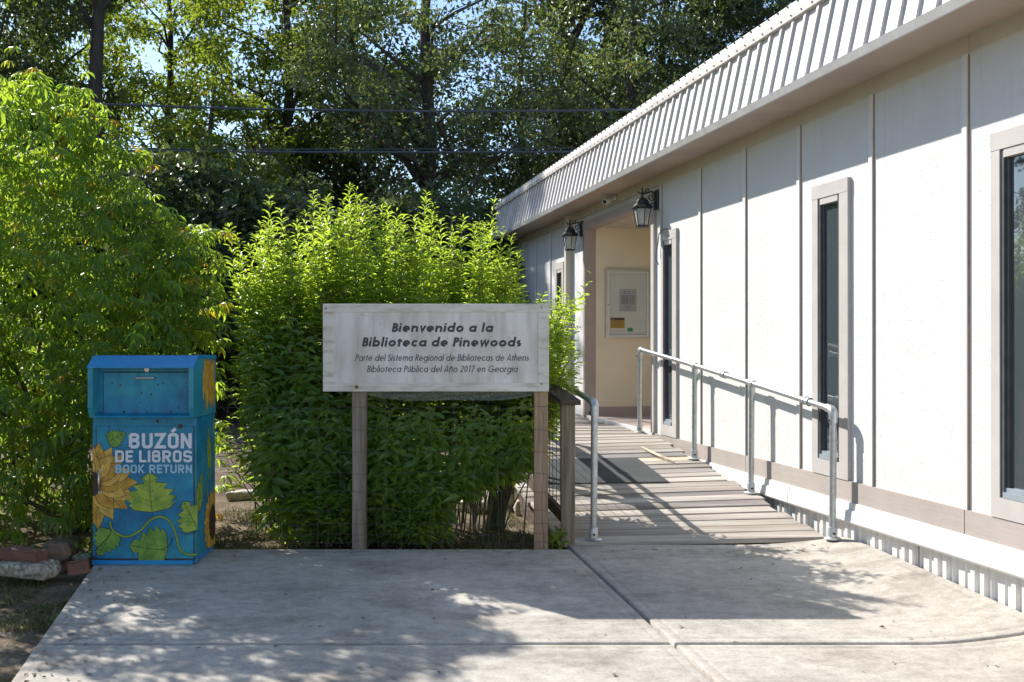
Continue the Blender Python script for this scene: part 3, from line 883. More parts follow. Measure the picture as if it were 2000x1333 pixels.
# ------------------------------------------------------------------ pipe railings
def pipe_rail(label, D, posts, zr_off, endlen=0, elbow_first=True, elbow_last=True):
    """posts: list of (Y, z_base, z_rail)"""
    t = thing('pipe_handrail', label, 'handrail')
    P3 = [Vector((PX(D, Y), Y, zr)) for Y, zb_, zr in posts]
    for i, (Y, zb_, zr) in enumerate(posts):
        x = PX(D, Y)
        lean = .006
        last = i in (0, len(posts) - 1)
        p = MB().tube([(x - lean, Y, zb_ + .01), (x, Y, zr - (.05 if last else .035))], .0255, 16).build('post', MT['galv'], t, smooth=True)
        fl = MB()
        fl.lathe([(.062, 0), (.064, .006), (.055, .012), (.034, .016)], (x - lean, Y, zb_), 20)
        fl.lathe([(.034, .014), (.034, .085), (.031, .092)], (x - lean, Y, zb_), 16)
        fl.build('flange', MT['galv_fit'], p, smooth=True)
        st_ = MB()
        st_.tube([(x - lean, Y - .03, zb_ + .045), (x - lean, Y - .042, zb_ + .045)], .010, 8)
        st_.build('set_screw', MT['black'], p)
    d = [(P3[i + 1] - P3[i]).normalized() for i in range(len(P3) - 1)]
    for i in range(len(P3) - 1):
        a = P3[i] + d[i] * (.055 if i == 0 else .0)
        b_ = P3[i + 1] - d[i] * (.055 if i == len(P3) - 2 else 0.0)
        MB().tube([a, b_], .0235, 16, cap=False).build('rail', MT['galv'], t, smooth=True)
    for i in range(1, len(P3) - 1):
        dd = d[i]
        q = P3[i]
        mb = MB().tube([q - dd * .045, q + dd * .045], .0315, 16)
        mb.tube([q, q - Vector((0, 0, .075))], .031, 16)
        mb.build('tee_fitting', MT['galv_fit'], t, smooth=True)
    for i in (0, len(P3) - 1):
        q = P3[i]
        dd = d[0] if i == 0 else -d[-1]
        dn = Vector((0, 0, -1))
        arc = [q + dd * .085, q + dd * .05] + [q + dd * (.04 * (1 - math.sin(a))) + dn * (.04 * (1 - math.cos(a))) for a in [R(x) for x in (15, 35, 55, 75)]] + [q + dn * .05, q + dn * .10]
        mb = MB().tube(arc, [.0315] * 2 + [.033] * 4 + [.0315] * 2, 16)
        mb.build('elbow', MT['galv_fit'], t, smooth=True)
        MB().tube([q + dd * .0 + Vector((-.033, 0, -.075)), q + Vector((-.042, 0, -.075))], .010, 8).build('set_screw', MT['black'], t)
    # couplings
    for f_ in (.12, .55):
        i = 1 if f_ > .5 and len(P3) > 2 else 0
        q = P3[i] + (P3[i + 1] - P3[i]) * (.28 if i == 0 else .45)
        mb = MB().tube([q - d[i] * .035, q - d[i] * .03, q + d[i] * .03, q + d[i] * .035], [.027, .0300, .0300, .027], 16)
        mb.tube([q - d[i] * .033, q - d[i] * .022], .0345, 16); mb.tube([q + d[i] * .022, q + d[i] * .033], .0345, 16)
        mb.build('coupling', MT['galv_fit'], t, smooth=True)
    return t
pipe_rail('galvanised pipe handrail with four posts along the white building wall', 4.0,
          [(7.32, .058, 1.008), (8.61, .20, 1.150), (9.82, .355, 1.276), (11.35, .476, 1.425)], 0)
pipe_rail('galvanised pipe handrail on the planted side of the ramp', 2.29,
          [(7.47, .022, 1.050), (9.3, .26, 1.28), (11.3, .476, 1.50)], 0)

# ------------------------------------------------------------------ timber railing with wire mesh
tr = thing('timber_railing', 'brown timber railing with square wire mesh on the planted edge of the ramp', 'railing')
DP = 2.085
py = [7.45, 9.25, 11.05, 12.85]
for Y in py:
    x = PX(DP, Y); zb_ = max(0, deck_z(DP, Y)) - (.03 if Y < 8 else .2)
    MB().box(x - .052, x + .052, Y - .05, Y + .05, zb_, deck_z(DP, Y) + 1.03).build('post', MT['post'], tr, bevel=.004)
for ya, yb_ in zip(py[:-1], py[1:]):
    for (dz0, dz1, w, nm, ext) in ((1.032, 1.07, .075, 'cap_rail', .08), (.10, .19, .02, 'bottom_rail', -.052)):
        e0 = ext if ya == py[0] else (-.052 if nm != 'cap_rail' else 0)
        y0_, y1_ = ya - e0 if nm == 'cap_rail' else ya + .052, yb_ - (.052 if nm != 'cap_rail' else .002)
        x0, x1 = PX(DP, y0_), PX(DP, y1_)
        z0, z1 = deck_z(DP, ya) - .128 * (ya - y0_) * (1 if ya < 10.8 else 0), deck_z(DP, y1_)
        MB().hexa([(x0 - w, y0_, z0 + dz0), (x0 + w, y0_, z0 + dz0), (x1 + w, y1_, z1 + dz0), (x1 - w, y1_, z1 + dz0)],
                  [(x0 - w, y0_, z0 + dz1), (x0 + w, y0_, z0 + dz1), (x1 + w, y1_, z1 + dz1), (x1 - w, y1_, z1 + dz1)]).build(nm, MT['rail_dark'], tr, bevel=.003)
    mb = MB()
    za, zb_ = deck_z(DP, ya), deck_z(DP, yb_)
    nv = 17
    for k in range(1, nv):
        f_ = k / nv
        Y = ya + (yb_ - ya) * f_
        mb.tube([(PX(DP, Y), Y, za + (zb_ - za) * f_ + .19), (PX(DP, Y), Y, za + (zb_ - za) * f_ + 1.03)], .0028, 4, False)
    for k in range(8):
        h = .24 + k * .105
        mb.tube([(PX(DP, ya + .05) + .006, ya + .05, za + h), (PX(DP, yb_ - .05) + .006, yb_ - .05, zb_ + h)], .0028, 4, False)
    mb.build('wire_mesh', MT['wire'], tr)

# ------------------------------------------------------------------ stroke lettering
def arc(cx, cy, rx, ry, a0, a1, n=14):
    return [(cx + rx * math.cos(R(a0 + (a1 - a0) * i / n)), cy + ry * math.sin(R(a0 + (a1 - a0) * i / n))) for i in range(n + 1)]
def glyph(ch, w, xh=.70):
    """geometric sans: centre lines; cap height 1"""
    h = w / 2
    r = xh / 2 - h
    c = xh / 2
    O = lambda x: arc(x, c, r, r, 90, 450, 24)
    W0 = 2 * r + w
    if ch == ' ': return [], .26
    if ch == 'a': return [O(c), [(c + r, 0), (c + r, xh)]], xh
    if ch == 'b': return [[(h, 0), (h, 1.06)], O(c)], xh
    if ch == 'd': return [O(c), [(c + r, 0), (c + r, 1.06)]], xh
    if ch == 'c': return [arc(c, c, r, r, 48, 312, 18)], xh * .86
    if ch == 'e': return [[(c - r * .95, c - h * .3), (c + r + h * .6, c - h * .3)], arc(c, c, r, r, 0, 304, 22)], xh
    if ch == 'o': return [O(c)], xh
    if ch == 'g': return [O(c), [(c + r, xh), (c + r, 0)] + arc(c, 0, r, r * .95, 0, -150, 12)[0:]], xh
    if ch == 'i': return [[(h, 0), (h, xh)], [(h, xh + .09), (h, xh + .09 + max(w * .85, .10))]], w
    if ch == 'l': return [[(h, 0), (h, 1.06)]], w
    if ch in 'nñ':
        rr = .215; s = [[(h, 0), (h, xh)], [(h, xh - h - rr)] + arc(h + rr, xh - h - rr, rr, rr, 180, 0, 12) + [(h + 2 * rr, 0)]]
        if ch == 'ñ': s.append([(h, .76), (h + rr * .6, .80), (h + rr * 1.3, .76), (h + rr * 2, .80)])
        return s, 2 * rr + w
    if ch == 'h':
        rr = .215; return [[(h, 0), (h, 1.06)], [(h, xh - h - rr)] + arc(h + rr, xh - h - rr, rr, rr, 180, 0, 12) + [(h + 2 * rr, 0)]], 2 * rr + w
    if ch == 'm':
        rr = .19
        a = [(h, xh - h - rr)] + arc(h + rr, xh - h - rr, rr, rr, 180, 0, 10) + [(h + 2 * rr, 0)]
        return [[(h, 0), (h, xh)], a, [(x + 2 * rr, y) for x, y in a]], 4 * rr + w
    if ch in 'uú':
        rr = .21; s = [[(h, xh)] + arc(h + rr, h + rr, rr, rr, 180, 360, 12) + [(h + 2 * rr, xh)]]
        if ch == 'ú': s.append([(h + rr * .8, .72), (h + rr * 1.5, .90)])
        return s, 2 * rr + w
    if ch == 'r': return [[(h, 0), (h, xh)], [(h, xh * .45)] + arc(h + .17, xh * .62, .17, xh * .38 - h, 180, 60, 8)], .24 + h
    if ch == 's':
        a = (xh - w) / 4
        rx = max(.10, .17 - h * .45)
        return [arc(rx + h, xh - h - a, rx * .9, a, 40, 270, 10)[:-1] + arc(rx + h, h + a, rx, a, 90, -140, 10)], 2 * rx + w
    if ch == 't': return [[(h + .09, 0), (h + .09, .84)], [(0, xh - h * .8), (.20 + w, xh - h * .8)]], .18 + w
    if ch == 'v': return [[(h * .8, xh), (.25 + h * .3, h * .8), (.50 - h * .1, xh)]], .52
    if ch == 'w': return [[(h * .8, xh), (.24, h * .8), (.43, xh - h * .3), (.62, h * .8), (.86 - h * .8, xh)]], .86
    if ch == 'A': return [[(h * .6, 0), (.36, 1), (.72 - h * .6, 0)], [(.14, .28), (.58, .28)]], .72
    if ch == 'B': return [[(h, 0), (h, 1)], [(h, 1 - h), (.24, 1 - h)] + arc(.24, .76 - h * .6, .20 - h * .4, .24 - h * .4, 90, -90, 10) + [(h, .52)],
                          [(h, .52), (.26, .52)] + arc(.26, .26 + h * .5, .24 - h * .4, .26 - h * .5, 90, -90, 12) + [(h, h)]], .50
    if ch == 'P': return [[(h, 0), (h, 1)], [(h, 1 - h), (.24, 1 - h)] + arc(.24, .72, .22 - h * .3, .28 - h, 90, -90, 12) + [(h, .44 + h)]], .47
    if ch == 'R': return [[(h, 0), (h, 1)], [(h, 1 - h), (.24, 1 - h)] + arc(.24, .72, .22 - h * .3, .28 - h, 90, -90, 12) + [(h, .44 + h)], [(.22, .44), (.50 - h * .4, 0)]], .52
    if ch == 'S':
        a = (1 - w) / 4
        return [arc(.25, 1 - h - a, .17, a, 35, 270, 12)[:-1] + arc(.25, h + a, .20, a, 90, -145, 12)], .50
    if ch == 'G': return [arc(.5, .5, .5 - h, .5 - h, 45, 352, 24) + [(1 - h, .46), (.56, .46)]], 1.0
    if ch == '2': return [arc(.25, .74, .21, .26 - h, 165, -35, 12) + [(h * 1.5, h), (.50, h)]], .52
    if ch == '0': return [arc(.26, .5, .26 - h, .5 - h, 90, 450, 26)], .54
    if ch == '1': return [[(.06, .82), (.24, .95), (.24, 0)]], .38
    if ch == '7': return [[(.02, 1 - h), (.46, 1 - h), (.16, 0)]], .48
    return [[(h, 0), (h, xh)]], w

def gcap(ch, w):
    """heavy condensed rounded caps"""
    h = w / 2
    Wd = .62
    q = .16
    def rr(x0, x1, z0, z1, r=q):
        p = [(x0, (z0 + z1) / 2)]
        p += arc(x0 + r, z1 - r, r, r, 180, 90, 5) + arc(x1 - r, z1 - r, r, r, 90, 0, 5) + arc(x1 - r, z0 + r, r, r, 0, -90, 5) + arc(x0 + r, z0 + r, r, r, -90, -180, 5)
        return p + [p[0]]
    x1 = Wd - h
    if ch == ' ': return [], .22
    if ch in 'OÓ':
        s = [rr(h, x1, h, 1 - h)]
        if ch == 'Ó': s.append([(.22, 1.09), (.44, 1.30)])
        return s, Wd
    if ch == 'B': return [[(h, h), (h, 1 - h)], [(h, 1 - h), (x1 - .18, 1 - h)] + arc(x1 - .16, .76 - h * .3, .14, .24 - h * .7, 90, -90, 6) + [(h, .52)], [(h, .52), (x1 - .18, .52)] + arc(x1 - .14, .26 + h * .5, .14, .26 - h * .5, 90, -90, 6) + [(h, h)]], Wd
    if ch == 'D': return [[(h, 0), (h, 1)], [(h, 1 - h), (x1 - q, 1 - h)] + arc(x1 - q, 1 - h - q, q, q, 90, 0, 5) + arc(x1 - q, h + q, q, q, 0, -90, 5) + [(h, h)]], Wd
    if ch == 'U': return [[(h, 1)] + arc(h + q, h + q, q, q, 180, 270, 5) + arc(x1 - q, h + q, q, q, 270, 360, 5) + [(x1, 1)]], Wd
    if ch == 'Z': return [[(0, 1 - h), (x1 - .01, 1 - h), (h + .01, h), (Wd, h)]], Wd
    if ch == 'N': return [[(h, 0), (h, 1)], [(h, 1 - h * .6), (x1, h * .6)], [(x1, 0), (x1, 1)]], Wd
    if ch == 'E': return [[(h, 0), (h, 1)], [(h, 1 - h), (.52, 1 - h)], [(h, .5), (.47, .5)], [(h, h), (.52, h)]], .52
    if ch == 'L': return [[(h, 0), (h, 1)], [(h, h), (.5, h)]], .5
    if ch == 'I': return [[(h, 0), (h, 1)]], w
    if ch == 'R': return [[(h, 0), (h, 1)], [(h, 1 - h), (x1 - .20, 1 - h)] + arc(x1 - .16, .72 - h * .3, .16, .28 - h * .7, 90, -90, 6) + [(h, .44 + h * .4)], [(.30, .44), (x1, 0)]], Wd
    if ch == 'K': return [[(h, 0), (h, 1)], [(h, .42), (x1, 1)], [(h + .10, .52), (x1 + .02, 0)]], Wd
    if ch == 'T': return [[(0, 1 - h), (.56, 1 - h)], [(.28, 0), (.28, 1)]], .56
    if ch == 'S': return [[(x1, .74)] + arc(x1 - q, 1 - h - q * .9, q, q * .9, 0, 90, 5) + arc(h + q, 1 - h - q * .9, q, q * .9, 90, 180, 4) + arc(h + q, .5 + q * .75, q, q * .75, 180, 270, 4) + arc(x1 - q, .5 - q * .75, q, q * .75, 90, 0, 4) + arc(x1 - q, h + q * .9, q, q * .9, 0, -90, 4) + arc(h + q, h + q * .9, q, q * .9, 270, 180, 5) + [(h, .28)]], Wd
    return [[(h, 0), (h, 1)]], w

def ribbon(mb, pts, w, y, to3):
    """flat stroke of width w"""
    P = [Vector((p[0], p[1])) for p in pts]
    Q = [P[0]]
    for p in P[1:]:
        if (p - Q[-1]).length > 1e-5: Q.append(p)
    P = Q
    if len(P) < 2: return
    closed = (P[0] - P[-1]).length < 1e-4
    n = len(P)
    Lf, Rt = [], []
    for i in range(n):
        if i == 0: d0 = (P[-1] - P[-2]) if closed else (P[1] - P[0]); d1 = P[1] - P[0]
        elif i == n - 1: d0 = P[-1] - P[-2]; d1 = (P[1] - P[0]) if closed else d0
        else: d0 = P[i] - P[i - 1]; d1 = P[i + 1] - P[i]
        d0 = d0.normalized(); d1 = d1.normalized()
        n0 = Vector((-d0.y, d0.x)); n1 = Vector((-d1.y, d1.x))
        m_ = n0 + n1
        if m_.length < .2: m_ = n0
        m_.normalize()
        k = min(1 / max(m_.dot(n0), .3), 2.2)
        Lf.append(P[i] + m_ * w / 2 * k); Rt.append(P[i] - m_ * w / 2 * k)
    v = [to3(p.x, p.y, y) for p in Lf] + [to3(p.x, p.y, y) for p in Rt]
    mb.add(v, [(i, i + 1, n + i + 1, n + i) for i in range(n - 1)])

def text_parts(name, mat, parent, text, gf, w, track, x0, x1, z0, H, to3, shear=0, layer=0, grow=0):
    """lays the line out and links one part per word"""
    adv = []; X = 0
    for ch in text:
        st_, a_ = gf(ch, w)
        adv.append((ch, st_, X)); X += a_ + track
    X -= track
    sx = (x1 - x0) / X
    k = 0; mb = MB()
    for ch, st_, ox in adv + [(' ', [], 0)]:
        if ch == ' ':
            if mb.v: mb.build(name, mat, parent)
            mb = MB(); continue
        for q in st_:
            k += 1
            pts = [(x0 + (px + ox) * sx + shear * pz * H, z0 + pz * H) for px, pz in q]
            ribbon(mb, pts, w * (H + sx) / 2 + grow, layer + .00006 * (k % 7), to3)

# ------------------------------------------------------------------ welcome sign
SY = 7.245
SX0, SX1, SZ0, SZ1 = -1.377, .269, 1.145, 1.784
sg = thing('welcome_sign', 'weathered white wooden welcome sign with dark italic lettering on two posts', 'sign')
fw = .062
MB().box(SX0 + fw * 1.3, SX1 - fw * 1.3, SY + .006, SY + .036, SZ0 + fw, SZ1 - fw).build('panel', MT['sign'], sg)
for nm, a, b_, c, d in (('t', SX0, SX1, SZ1 - fw, SZ1), ('b', SX0, SX1, SZ0, SZ0 + fw), ('l', SX0, SX0 + fw * 1.3, SZ0 + fw + .001, SZ1 - fw - .001), ('r', SX1 - fw * 1.3, SX1, SZ0 + fw + .001, SZ1 - fw - .001)):
    MB().box(a, b_, SY, SY + .038, c, d).build('frame_board', MT['sign_frame'], sg, bevel=.003)
MB().box(SX0 + .01, SX1 - .01, SY + .0385, SY + .044, SZ0 + .01, SZ1 - .01).build('backing', MT['post_grey'], sg)
MB().box(-1.171, -1.074, SY + .046, SY + .14, -.09, SZ1 - .03).build('post', MT['post_grey'], sg, bevel=.004, label='grey brown timber post')
MB().box(.161, .264, SY + .046, SY + .14, -.09, SZ1 - .03).build('post', MT['post_pink'], sg, bevel=.004, label='reddish pine timber post')
for x, z in ((-1.13, 1.178), (-1.355, 1.75), (.215, 1.755), (.215, 1.2)):
    MB().tube([(x, SY + .002, z), (x, SY - .005, z)], .014 if x == -1.13 else .006, 10).build('bolt', MT['brick'], sg)
def to_sign(x, z, y): return (x, SY + .0045 - y, z)
s2 = 267.9
def sx_(px): return (px - 1000) / s2
def sz_(py): return 1.5 - (py - 670) / s2
for txt, xa, xb_, yb_, yt, w, mt_, tk in (("Bienvenido a la", 765, 962, 649, 631.5, .22, 'ink', .11), ("Biblioteca de Pinewoods", 707, 1017, 677.5, 659.5, .22, 'ink', .11),
                                     ("Parte del Sistema Regional de Bibliotecas de Athens", 694, 1032, 705.5, 692.5, .13, 'ink_light', .13),
                                     ("Biblioteca Pública del Año 2017 en Georgia", 717, 1010, 727.5, 714.5, .13, 'ink_light', .13)):
    H = (yb_ - yt) / s2
    text_parts('lettering', MT[mt_], sg, txt, glyph, w, tk, sx_(xa), sx_(xb_), sz_(yb_), H, to_sign, shear=.20)
# sagging film beneath the sign
V = []; nxf, nzf = 30, 5
for j in range(nzf):
    for i in range(nxf):
        u = i / (nxf - 1)
        sag = .075 * math.sin(math.pi * u) ** .6 * (1 + .15 * math.sin(9 * u))
        V.append((SX0 + .26 + u * 1.33, SY + .02 + .012 * math.sin(7 * u + j * 1.4), SZ0 - sag * j / (nzf - 1)))
F = [(j * nxf + i, j * nxf + i + 1, (j + 1) * nxf + i + 1, (j + 1) * nxf + i) for j in range(nzf - 1) for i in range(nxf - 1)]
link('plastic_film', fast_mesh('plastic_film', V, F, MT['film'], smooth=True), sg)

# ------------------------------------------------------------------ wire fence
wf = thing('wire_fence', 'rusty woven wire garden fence strung behind the pavement edge', 'fence')
rnd = random.Random(8)
for y in (797, 838, 885, 925, 962, 997, 1024, 1044, 1060):
    z = 1.5 - (y - 670) / 267
    pts = [(-2.12 + 2.40 * i / 24, SY + .041 + rnd.uniform(-.0015, .0015), z + rnd.uniform(-.006, .006) + .008 * math.sin(i * .9 + y)) for i in range(25)]
    MB().tube(pts, 0.0013, 5, False).build('wire', MT['wire'], wf)
for k in range(15):
    x = -2.08 + k * .165 + rnd.uniform(-.01, .01)
    pts = [(x + rnd.uniform(-.008, .008), SY + .0415, 1.03 - i * .105) for i in range(11)]
    MB().tube(pts, 0.0012, 5, False).build('wire', MT['wire'], wf)
fp = MB().box(-2.02, -1.96, 8.55, 8.61, -.06, 1.14).build('garden_post', MT['post_pink']); fp['label'] = 'slim brown timber garden post among the leaves left of the sign'; fp['category'] = 'post'

# ------------------------------------------------------------------ book return bin
bn = thing('book_return_bin', 'blue metal book return bin painted with sunflowers and vines', 'book return', (-2.533, 7.07, slab_z(0, 7.0)))
BX0, BX1 = -.357, .357
BYF, BYB = 6.86 - 7.07, 7.30 - 7.07
gzb = -slab_z(0, 7.0)
def bz(z): return z + gzb
mb = MB()
mb.box(BX0, BX1, BYF, BYB, .045, bz(.985))
mb.build('body', MT['bin_blue'], bn, bevel=.004)
MB().box(BX0 + .01, BX1 - .01, BYF + .012, BYB - .01, .004, .044).build('plinth', MT['bin_blue2'], bn)
# hood: sides, back, chamfered roof
hz0, hz1 = bz(.987), bz(1.41)
prof = [(BYF - .045, hz0), (BYB, hz0), (BYB, hz1), (BYF + .03, hz1), (BYF - .07, bz(1.337)), (BYF - .07, hz0 + .07)]
for xa, xb_ in ((BX0 - .004, BX0 + .03), (BX1 - .03, BX1 + .004)):
    MB().prism(prof, 'x', xa, xb_).build('hood_side', MT['bin_teal'], bn)
MB().prism([(BYB, hz1 + .001), (BYF + .03, hz1 + .001), (BYF - .074, bz(1.337)), (BYF - .074, bz(1.327)), (BYF - .05, bz(1.327)), (BYF + .03, hz1 - .02), (BYB, hz1 - .02)], 'x', BX0 - .008, BX1 + .008).build('hood_roof', MT['bin_blue2'], bn, label='brighter blue sloping hood top')
MB().box(BX0 + .03, BX1 - .03, BYF + .02, BYF + .05, hz0, hz1 - .02).build('recess_panel', MT['bin_blue'], bn)
MB().prism([(BYF - .055, hz0), (BYF + .02, hz0), (BYF + .02, hz0 + .035), (BYF - .05, hz0 + .012)], 'x', BX0 + .03, BX1 - .03).build('shelf', MT['bin_blue'], bn)
BS = 283.4
def bu(u): return (150 + u / 2.963 - 1000) / BS + 2.533
def bv(v): return 1.5 - (v / 2.963) / BS + gzb
dx0, dx1, dz0_, dz1_ = bu(148) + .006, bu(658), bv(405) - .012, bv(172)
slot = MB().box(dx0, dx1, BYF + .004, BYF + .018, dz0_, dz1_).build('deposit_door', MT['bin_blue'], bn, bevel=.004)
MB().box(dx0 - .006, dx1 + .006, BYF + .0165, BYF + .0195, dz0_ - .006, dz1_ + .006).build('door_gap', MT['outline'], slot)
MB().tube([(bu(345), BYF - .004, bv(204)), (bu(350), BYF - .014, bv(204)), (bu(450), BYF - .014, bv(204)), (bu(455), BYF - .004, bv(204))], .007, 8).build('handle', MT['steel'], slot, smooth=True)
MB().tube([(bu(405), BYF + .019, bv(155)), (bu(405), BYF - .0, bv(155))], .017, 14).build('lock', MT['steel'], bn, smooth=True)
# lower door: raised panel lines
ld = MB().box(bu(116), bu(682), BYF - .008, BYF - .001, bv(1248), bv(482)).build('lower_door', MT['bin_blue'], bn, bevel=.002)
seam = MB()
for a, b_, c, d in ((bu(678.5), bu(683.5), bv(1248), bv(482)), (bu(114), bu(118), bv(1248), bv(482)), (bu(100), bu(690), bv(1253), bv(1246))):
    seam.box(a, b_, BYF - .0092, BYF - .0084, c, d)
seam.build('seam', MT['seed'], ld)
MB().box(bu(94), bu(674), BYF - .014, BYF - .002, bv(1283), bv(1256)).build('kick_strip', MT['bin_blue2'], bn, bevel=.002)
hd = MB()
hd.tube([(bu(141), BYF - .012, bv(738)), (bu(141), BYF - .035, bv(760)), (bu(140), BYF - .035, bv(835)), (bu(140), BYF - .012, bv(860))], .0065, 8)
hd.tube([(bu(142), BYF - .008, bv(862)), (bu(142), BYF - .018, bv(862))], .015, 12)
hd.tube([(bu(142), BYF - .008, bv(738)), (bu(142), BYF - .014, bv(738))], .010, 12)
hd.build('handle', MT['steel'], ld, smooth=True)
# ---- painted artwork (flat print), front
LAY = [0]
def front(x, z, y): return (x, BYF - .0086 - y, z)
def side(x, z, y): return (BX1 + .0012 + y, x, z)
def poly(pts, mat, layer, to3, name='artwork', parent=None, outline=None):
    mb = MB(); n = len(pts)
    mb.add([to3(p[0], p[1], layer) for p in pts], [tuple(range(n))])
    return mb
class Art:
    def __init__(s): s.mb = {}
    def poly(s, pts, mat, layer, to3):
        m_ = s.mb.setdefault(mat, MB()); n = len(pts)
        m_.add([to3(p[0], p[1], layer) for p in pts], [tuple(range(n))])
    def line(s, pts, w, mat, layer, to3):
        m_ = s.mb.setdefault(mat, MB()); ribbon(m_, pts, w, layer, to3)
    def done(s, name, parent):
        for k, m_ in s.mb.items(): m_.build(name, MT[k], parent)
def rotp(pts, c, a, sx=1, sy=1):
    ca, sa = math.cos(a), math.sin(a)
    return [(c[0] + x * sx * ca - y * sy * sa, c[1] + x * sx * sa + y * sy * ca) for x, y in pts]
def grow(pts, d):
    cx = sum(p[0] for p in pts) / len(pts); cy = sum(p[1] for p in pts) / len(pts)
    o = []
    for p in pts:
        v_ = Vector((p[0] - cx, p[1] - cy)); l = v_.length
        o.append((cx + v_.x * (l + d) / max(l, 1e-6), cy + v_.y * (l + d) / max(l, 1e-6)))
    return o
def petal_pts(Lp, Wp):
    up = [(.0, .10), (.2, .34), (.45, .5), (.7, .40), (.88, .16)]
    return [(x * Lp, y * Wp) for x, y in up] + [(Lp, 0)] + [(x * Lp, -y * Wp) for x, y in reversed(up)]
def leaf_pts(teeth=5):
    pts = [(0, .06)]
    for k in range(teeth):
        f_ = (k + .5) / teeth
        wd = .5 * math.sin(math.pi * min(1, .18 + .82 * f_) ** .8) ** .8
        pts.append((f_ * .86 - .02, wd * .82)); pts.append((f_ * .86 + .11, wd + .03))
    right = [(x, -y) for x, y in reversed(pts)]
    return pts + [(1.02, 0)] + right
def clipx(pts, xmin=None, xmax=None):
    return [(max(xmin, x) if xmin is not None else x, z) for x, z in [(min(xmax, x) if xmax is not None else x, z) for x, z in pts]]
rnd = random.Random(12)
fl = Art()
c = (bu(96), bv(815))
XL = bu(97)
layer = .0002
for ring, (Lp, Wp, r0, cnt, off_) in enumerate(((.275, .115, .04, 11, 0), (.20, .105, .03, 10, 9))):
    for k in range(cnt):
        a = R(-98 + off_ + 196 * k / (cnt - 1))
        Lq = Lp * rnd.uniform(.88, 1.08)
        pts = rotp(petal_pts(Lq, Wp), (c[0] + r0 * math.cos(a), c[1] + r0 * math.sin(a)), a + rnd.uniform(-.12, .12))
        layer += .00004
        fl.poly(clipx(grow(pts, .004), XL), 'outline', layer, front)
        layer += .00004
        pc = clipx(pts, XL)
        fl.poly(pc, 'petal' if (k + ring) % 2 else 'petal2', layer, front)
        layer += .00004
        for q in (-.12, .02, .14):
            fl.line(clipx(rotp([(.25 * Lq, q * Wp), (.55 * Lq, q * 1.5 * Wp), (.85 * Lq, q * .7 * Wp)], (c[0] + r0 * math.cos(a), c[1] + r0 * math.sin(a)), a), XL), .0016, 'outline' if q == .02 else 'petal', layer, front)
disc = clipx([(c[0] + .058 * math.cos(R(t_)), c[1] + .085 * math.sin(R(t_))) for t_ in range(-90, 91, 12)], XL)
fl.poly(disc, 'seed', layer + .0001, front)
fl.done('painted_sunflower', ld)
def paint_leaf(art, cx, cz, length, width, ang, mat, L0, to3, xmin=None, xmax=None):
    base = leaf_pts(5)
    p = rotp(base, (cx, cz), ang, length, width)
    cl = lambda q: clipx(q, xmin, xmax) if (xmin is not None or xmax is not None) else q
    art.poly(cl(grow(p, .005)), 'outline', L0, to3)
    art.poly(cl(p), mat, L0 + .00005, to3)
    art.line(cl(rotp([(.02, 0), (.5, .015), (.97, 0)], (cx, cz), ang, length, width)), .004, 'outline', L0 + .0001, to3)
    for s in (-1, 1):
        for k in range(6):
            x = .12 + k * .13
            art.line(cl(rotp([(x, .0), (x + .10, s * .16), (x + .16, s * .30 * (1 - .25 * k / 5))], (cx, cz), ang, length, width)), .0022, 'outline' if k % 2 else 'leafp2', L0 + .00012, to3)
# vine
vn = Art()
def smooth_path(p, n=8):
    out_ = []
    for i in range(len(p) - 1):
        p0 = p[max(i - 1, 0)]; p1 = p[i]; p2 = p[i + 1]; p3 = p[min(i + 2, len(p) - 1)]
        for k in range(n):
            t_ = k / n
            out_.append(tuple(.5 * ((2 * p1[a]) + (-p0[a] + p2[a]) * t_ + (2 * p0[a] - 5 * p1[a] + 4 * p2[a] - p3[a]) * t_ ** 2 + (-p0[a] + 3 * p1[a] - 3 * p2[a] + p3[a]) * t_ ** 3) for a in (0, 1)))
    return out_ + [p[-1]]
path = smooth_path([(bu(u), bv(v)) for u, v in ((196, 1030), (215, 1085), (290, 1120), (370, 1085), (430, 1025), (490, 1005), (545, 1035), (578, 1110), (600, 1190), (645, 1222), (696, 1222))])
vn.line(path, .018, 'outline', .0016, front)
vn.line(path, .012, 'leafp', .0017, front)
vn.line([(x, z + .002) for x, z in path], .003, 'leafp2', .00175, front)
p2 = smooth_path([(bu(u), bv(v)) for u, v in ((560, 1120), (540, 1170), (490, 1195))]); vn.line(p2, .006, 'outline', .0016, front)
p2 = smooth_path([(bu(u), bv(v)) for u, v in ((590, 1090), (640, 1108), (700, 1088))]); vn.line(p2, .005, 'outline', .0016, front)
p2 = smooth_path([(bu(u), bv(v)) for u, v in ((205, 1050), (195, 1110), (160, 1150), (110, 1200))]); vn.line(p2, .007, 'outline', .0016, front)
vn.done('painted_vine', ld)
la = Art(); paint_leaf(la, bu(440), bv(975), .262, .33, R(94), 'leafp', .0012, front)
la.line([(bu(440), bv(945)), (bu(440), bv(1005))], .003, 'outline', .0012, front); la.done('painted_leaf', ld)
la = Art(); paint_leaf(la, bu(525), bv(1200), .255, .30, R(172), 'leafp2', .0012, front); la.done('painted_leaf', ld)
la = Art(); paint_leaf(la, bu(205), bv(1085), .19, .19, R(242), 'leafp2', .0012, front, xmin=XL); la.done('painted_leaf', ld)
la = Art(); paint_leaf(la, bu(706), bv(1075), .21, .22, R(118), 'leafp', .0022, front, xmax=bu(704)); la.done('painted_leaf', ld)
la = Art(); paint_leaf(la, bu(185), bv(570), .13, .12, R(25), 'leafp2', .0001, front, xmin=XL); la.done('painted_leaf', ld)
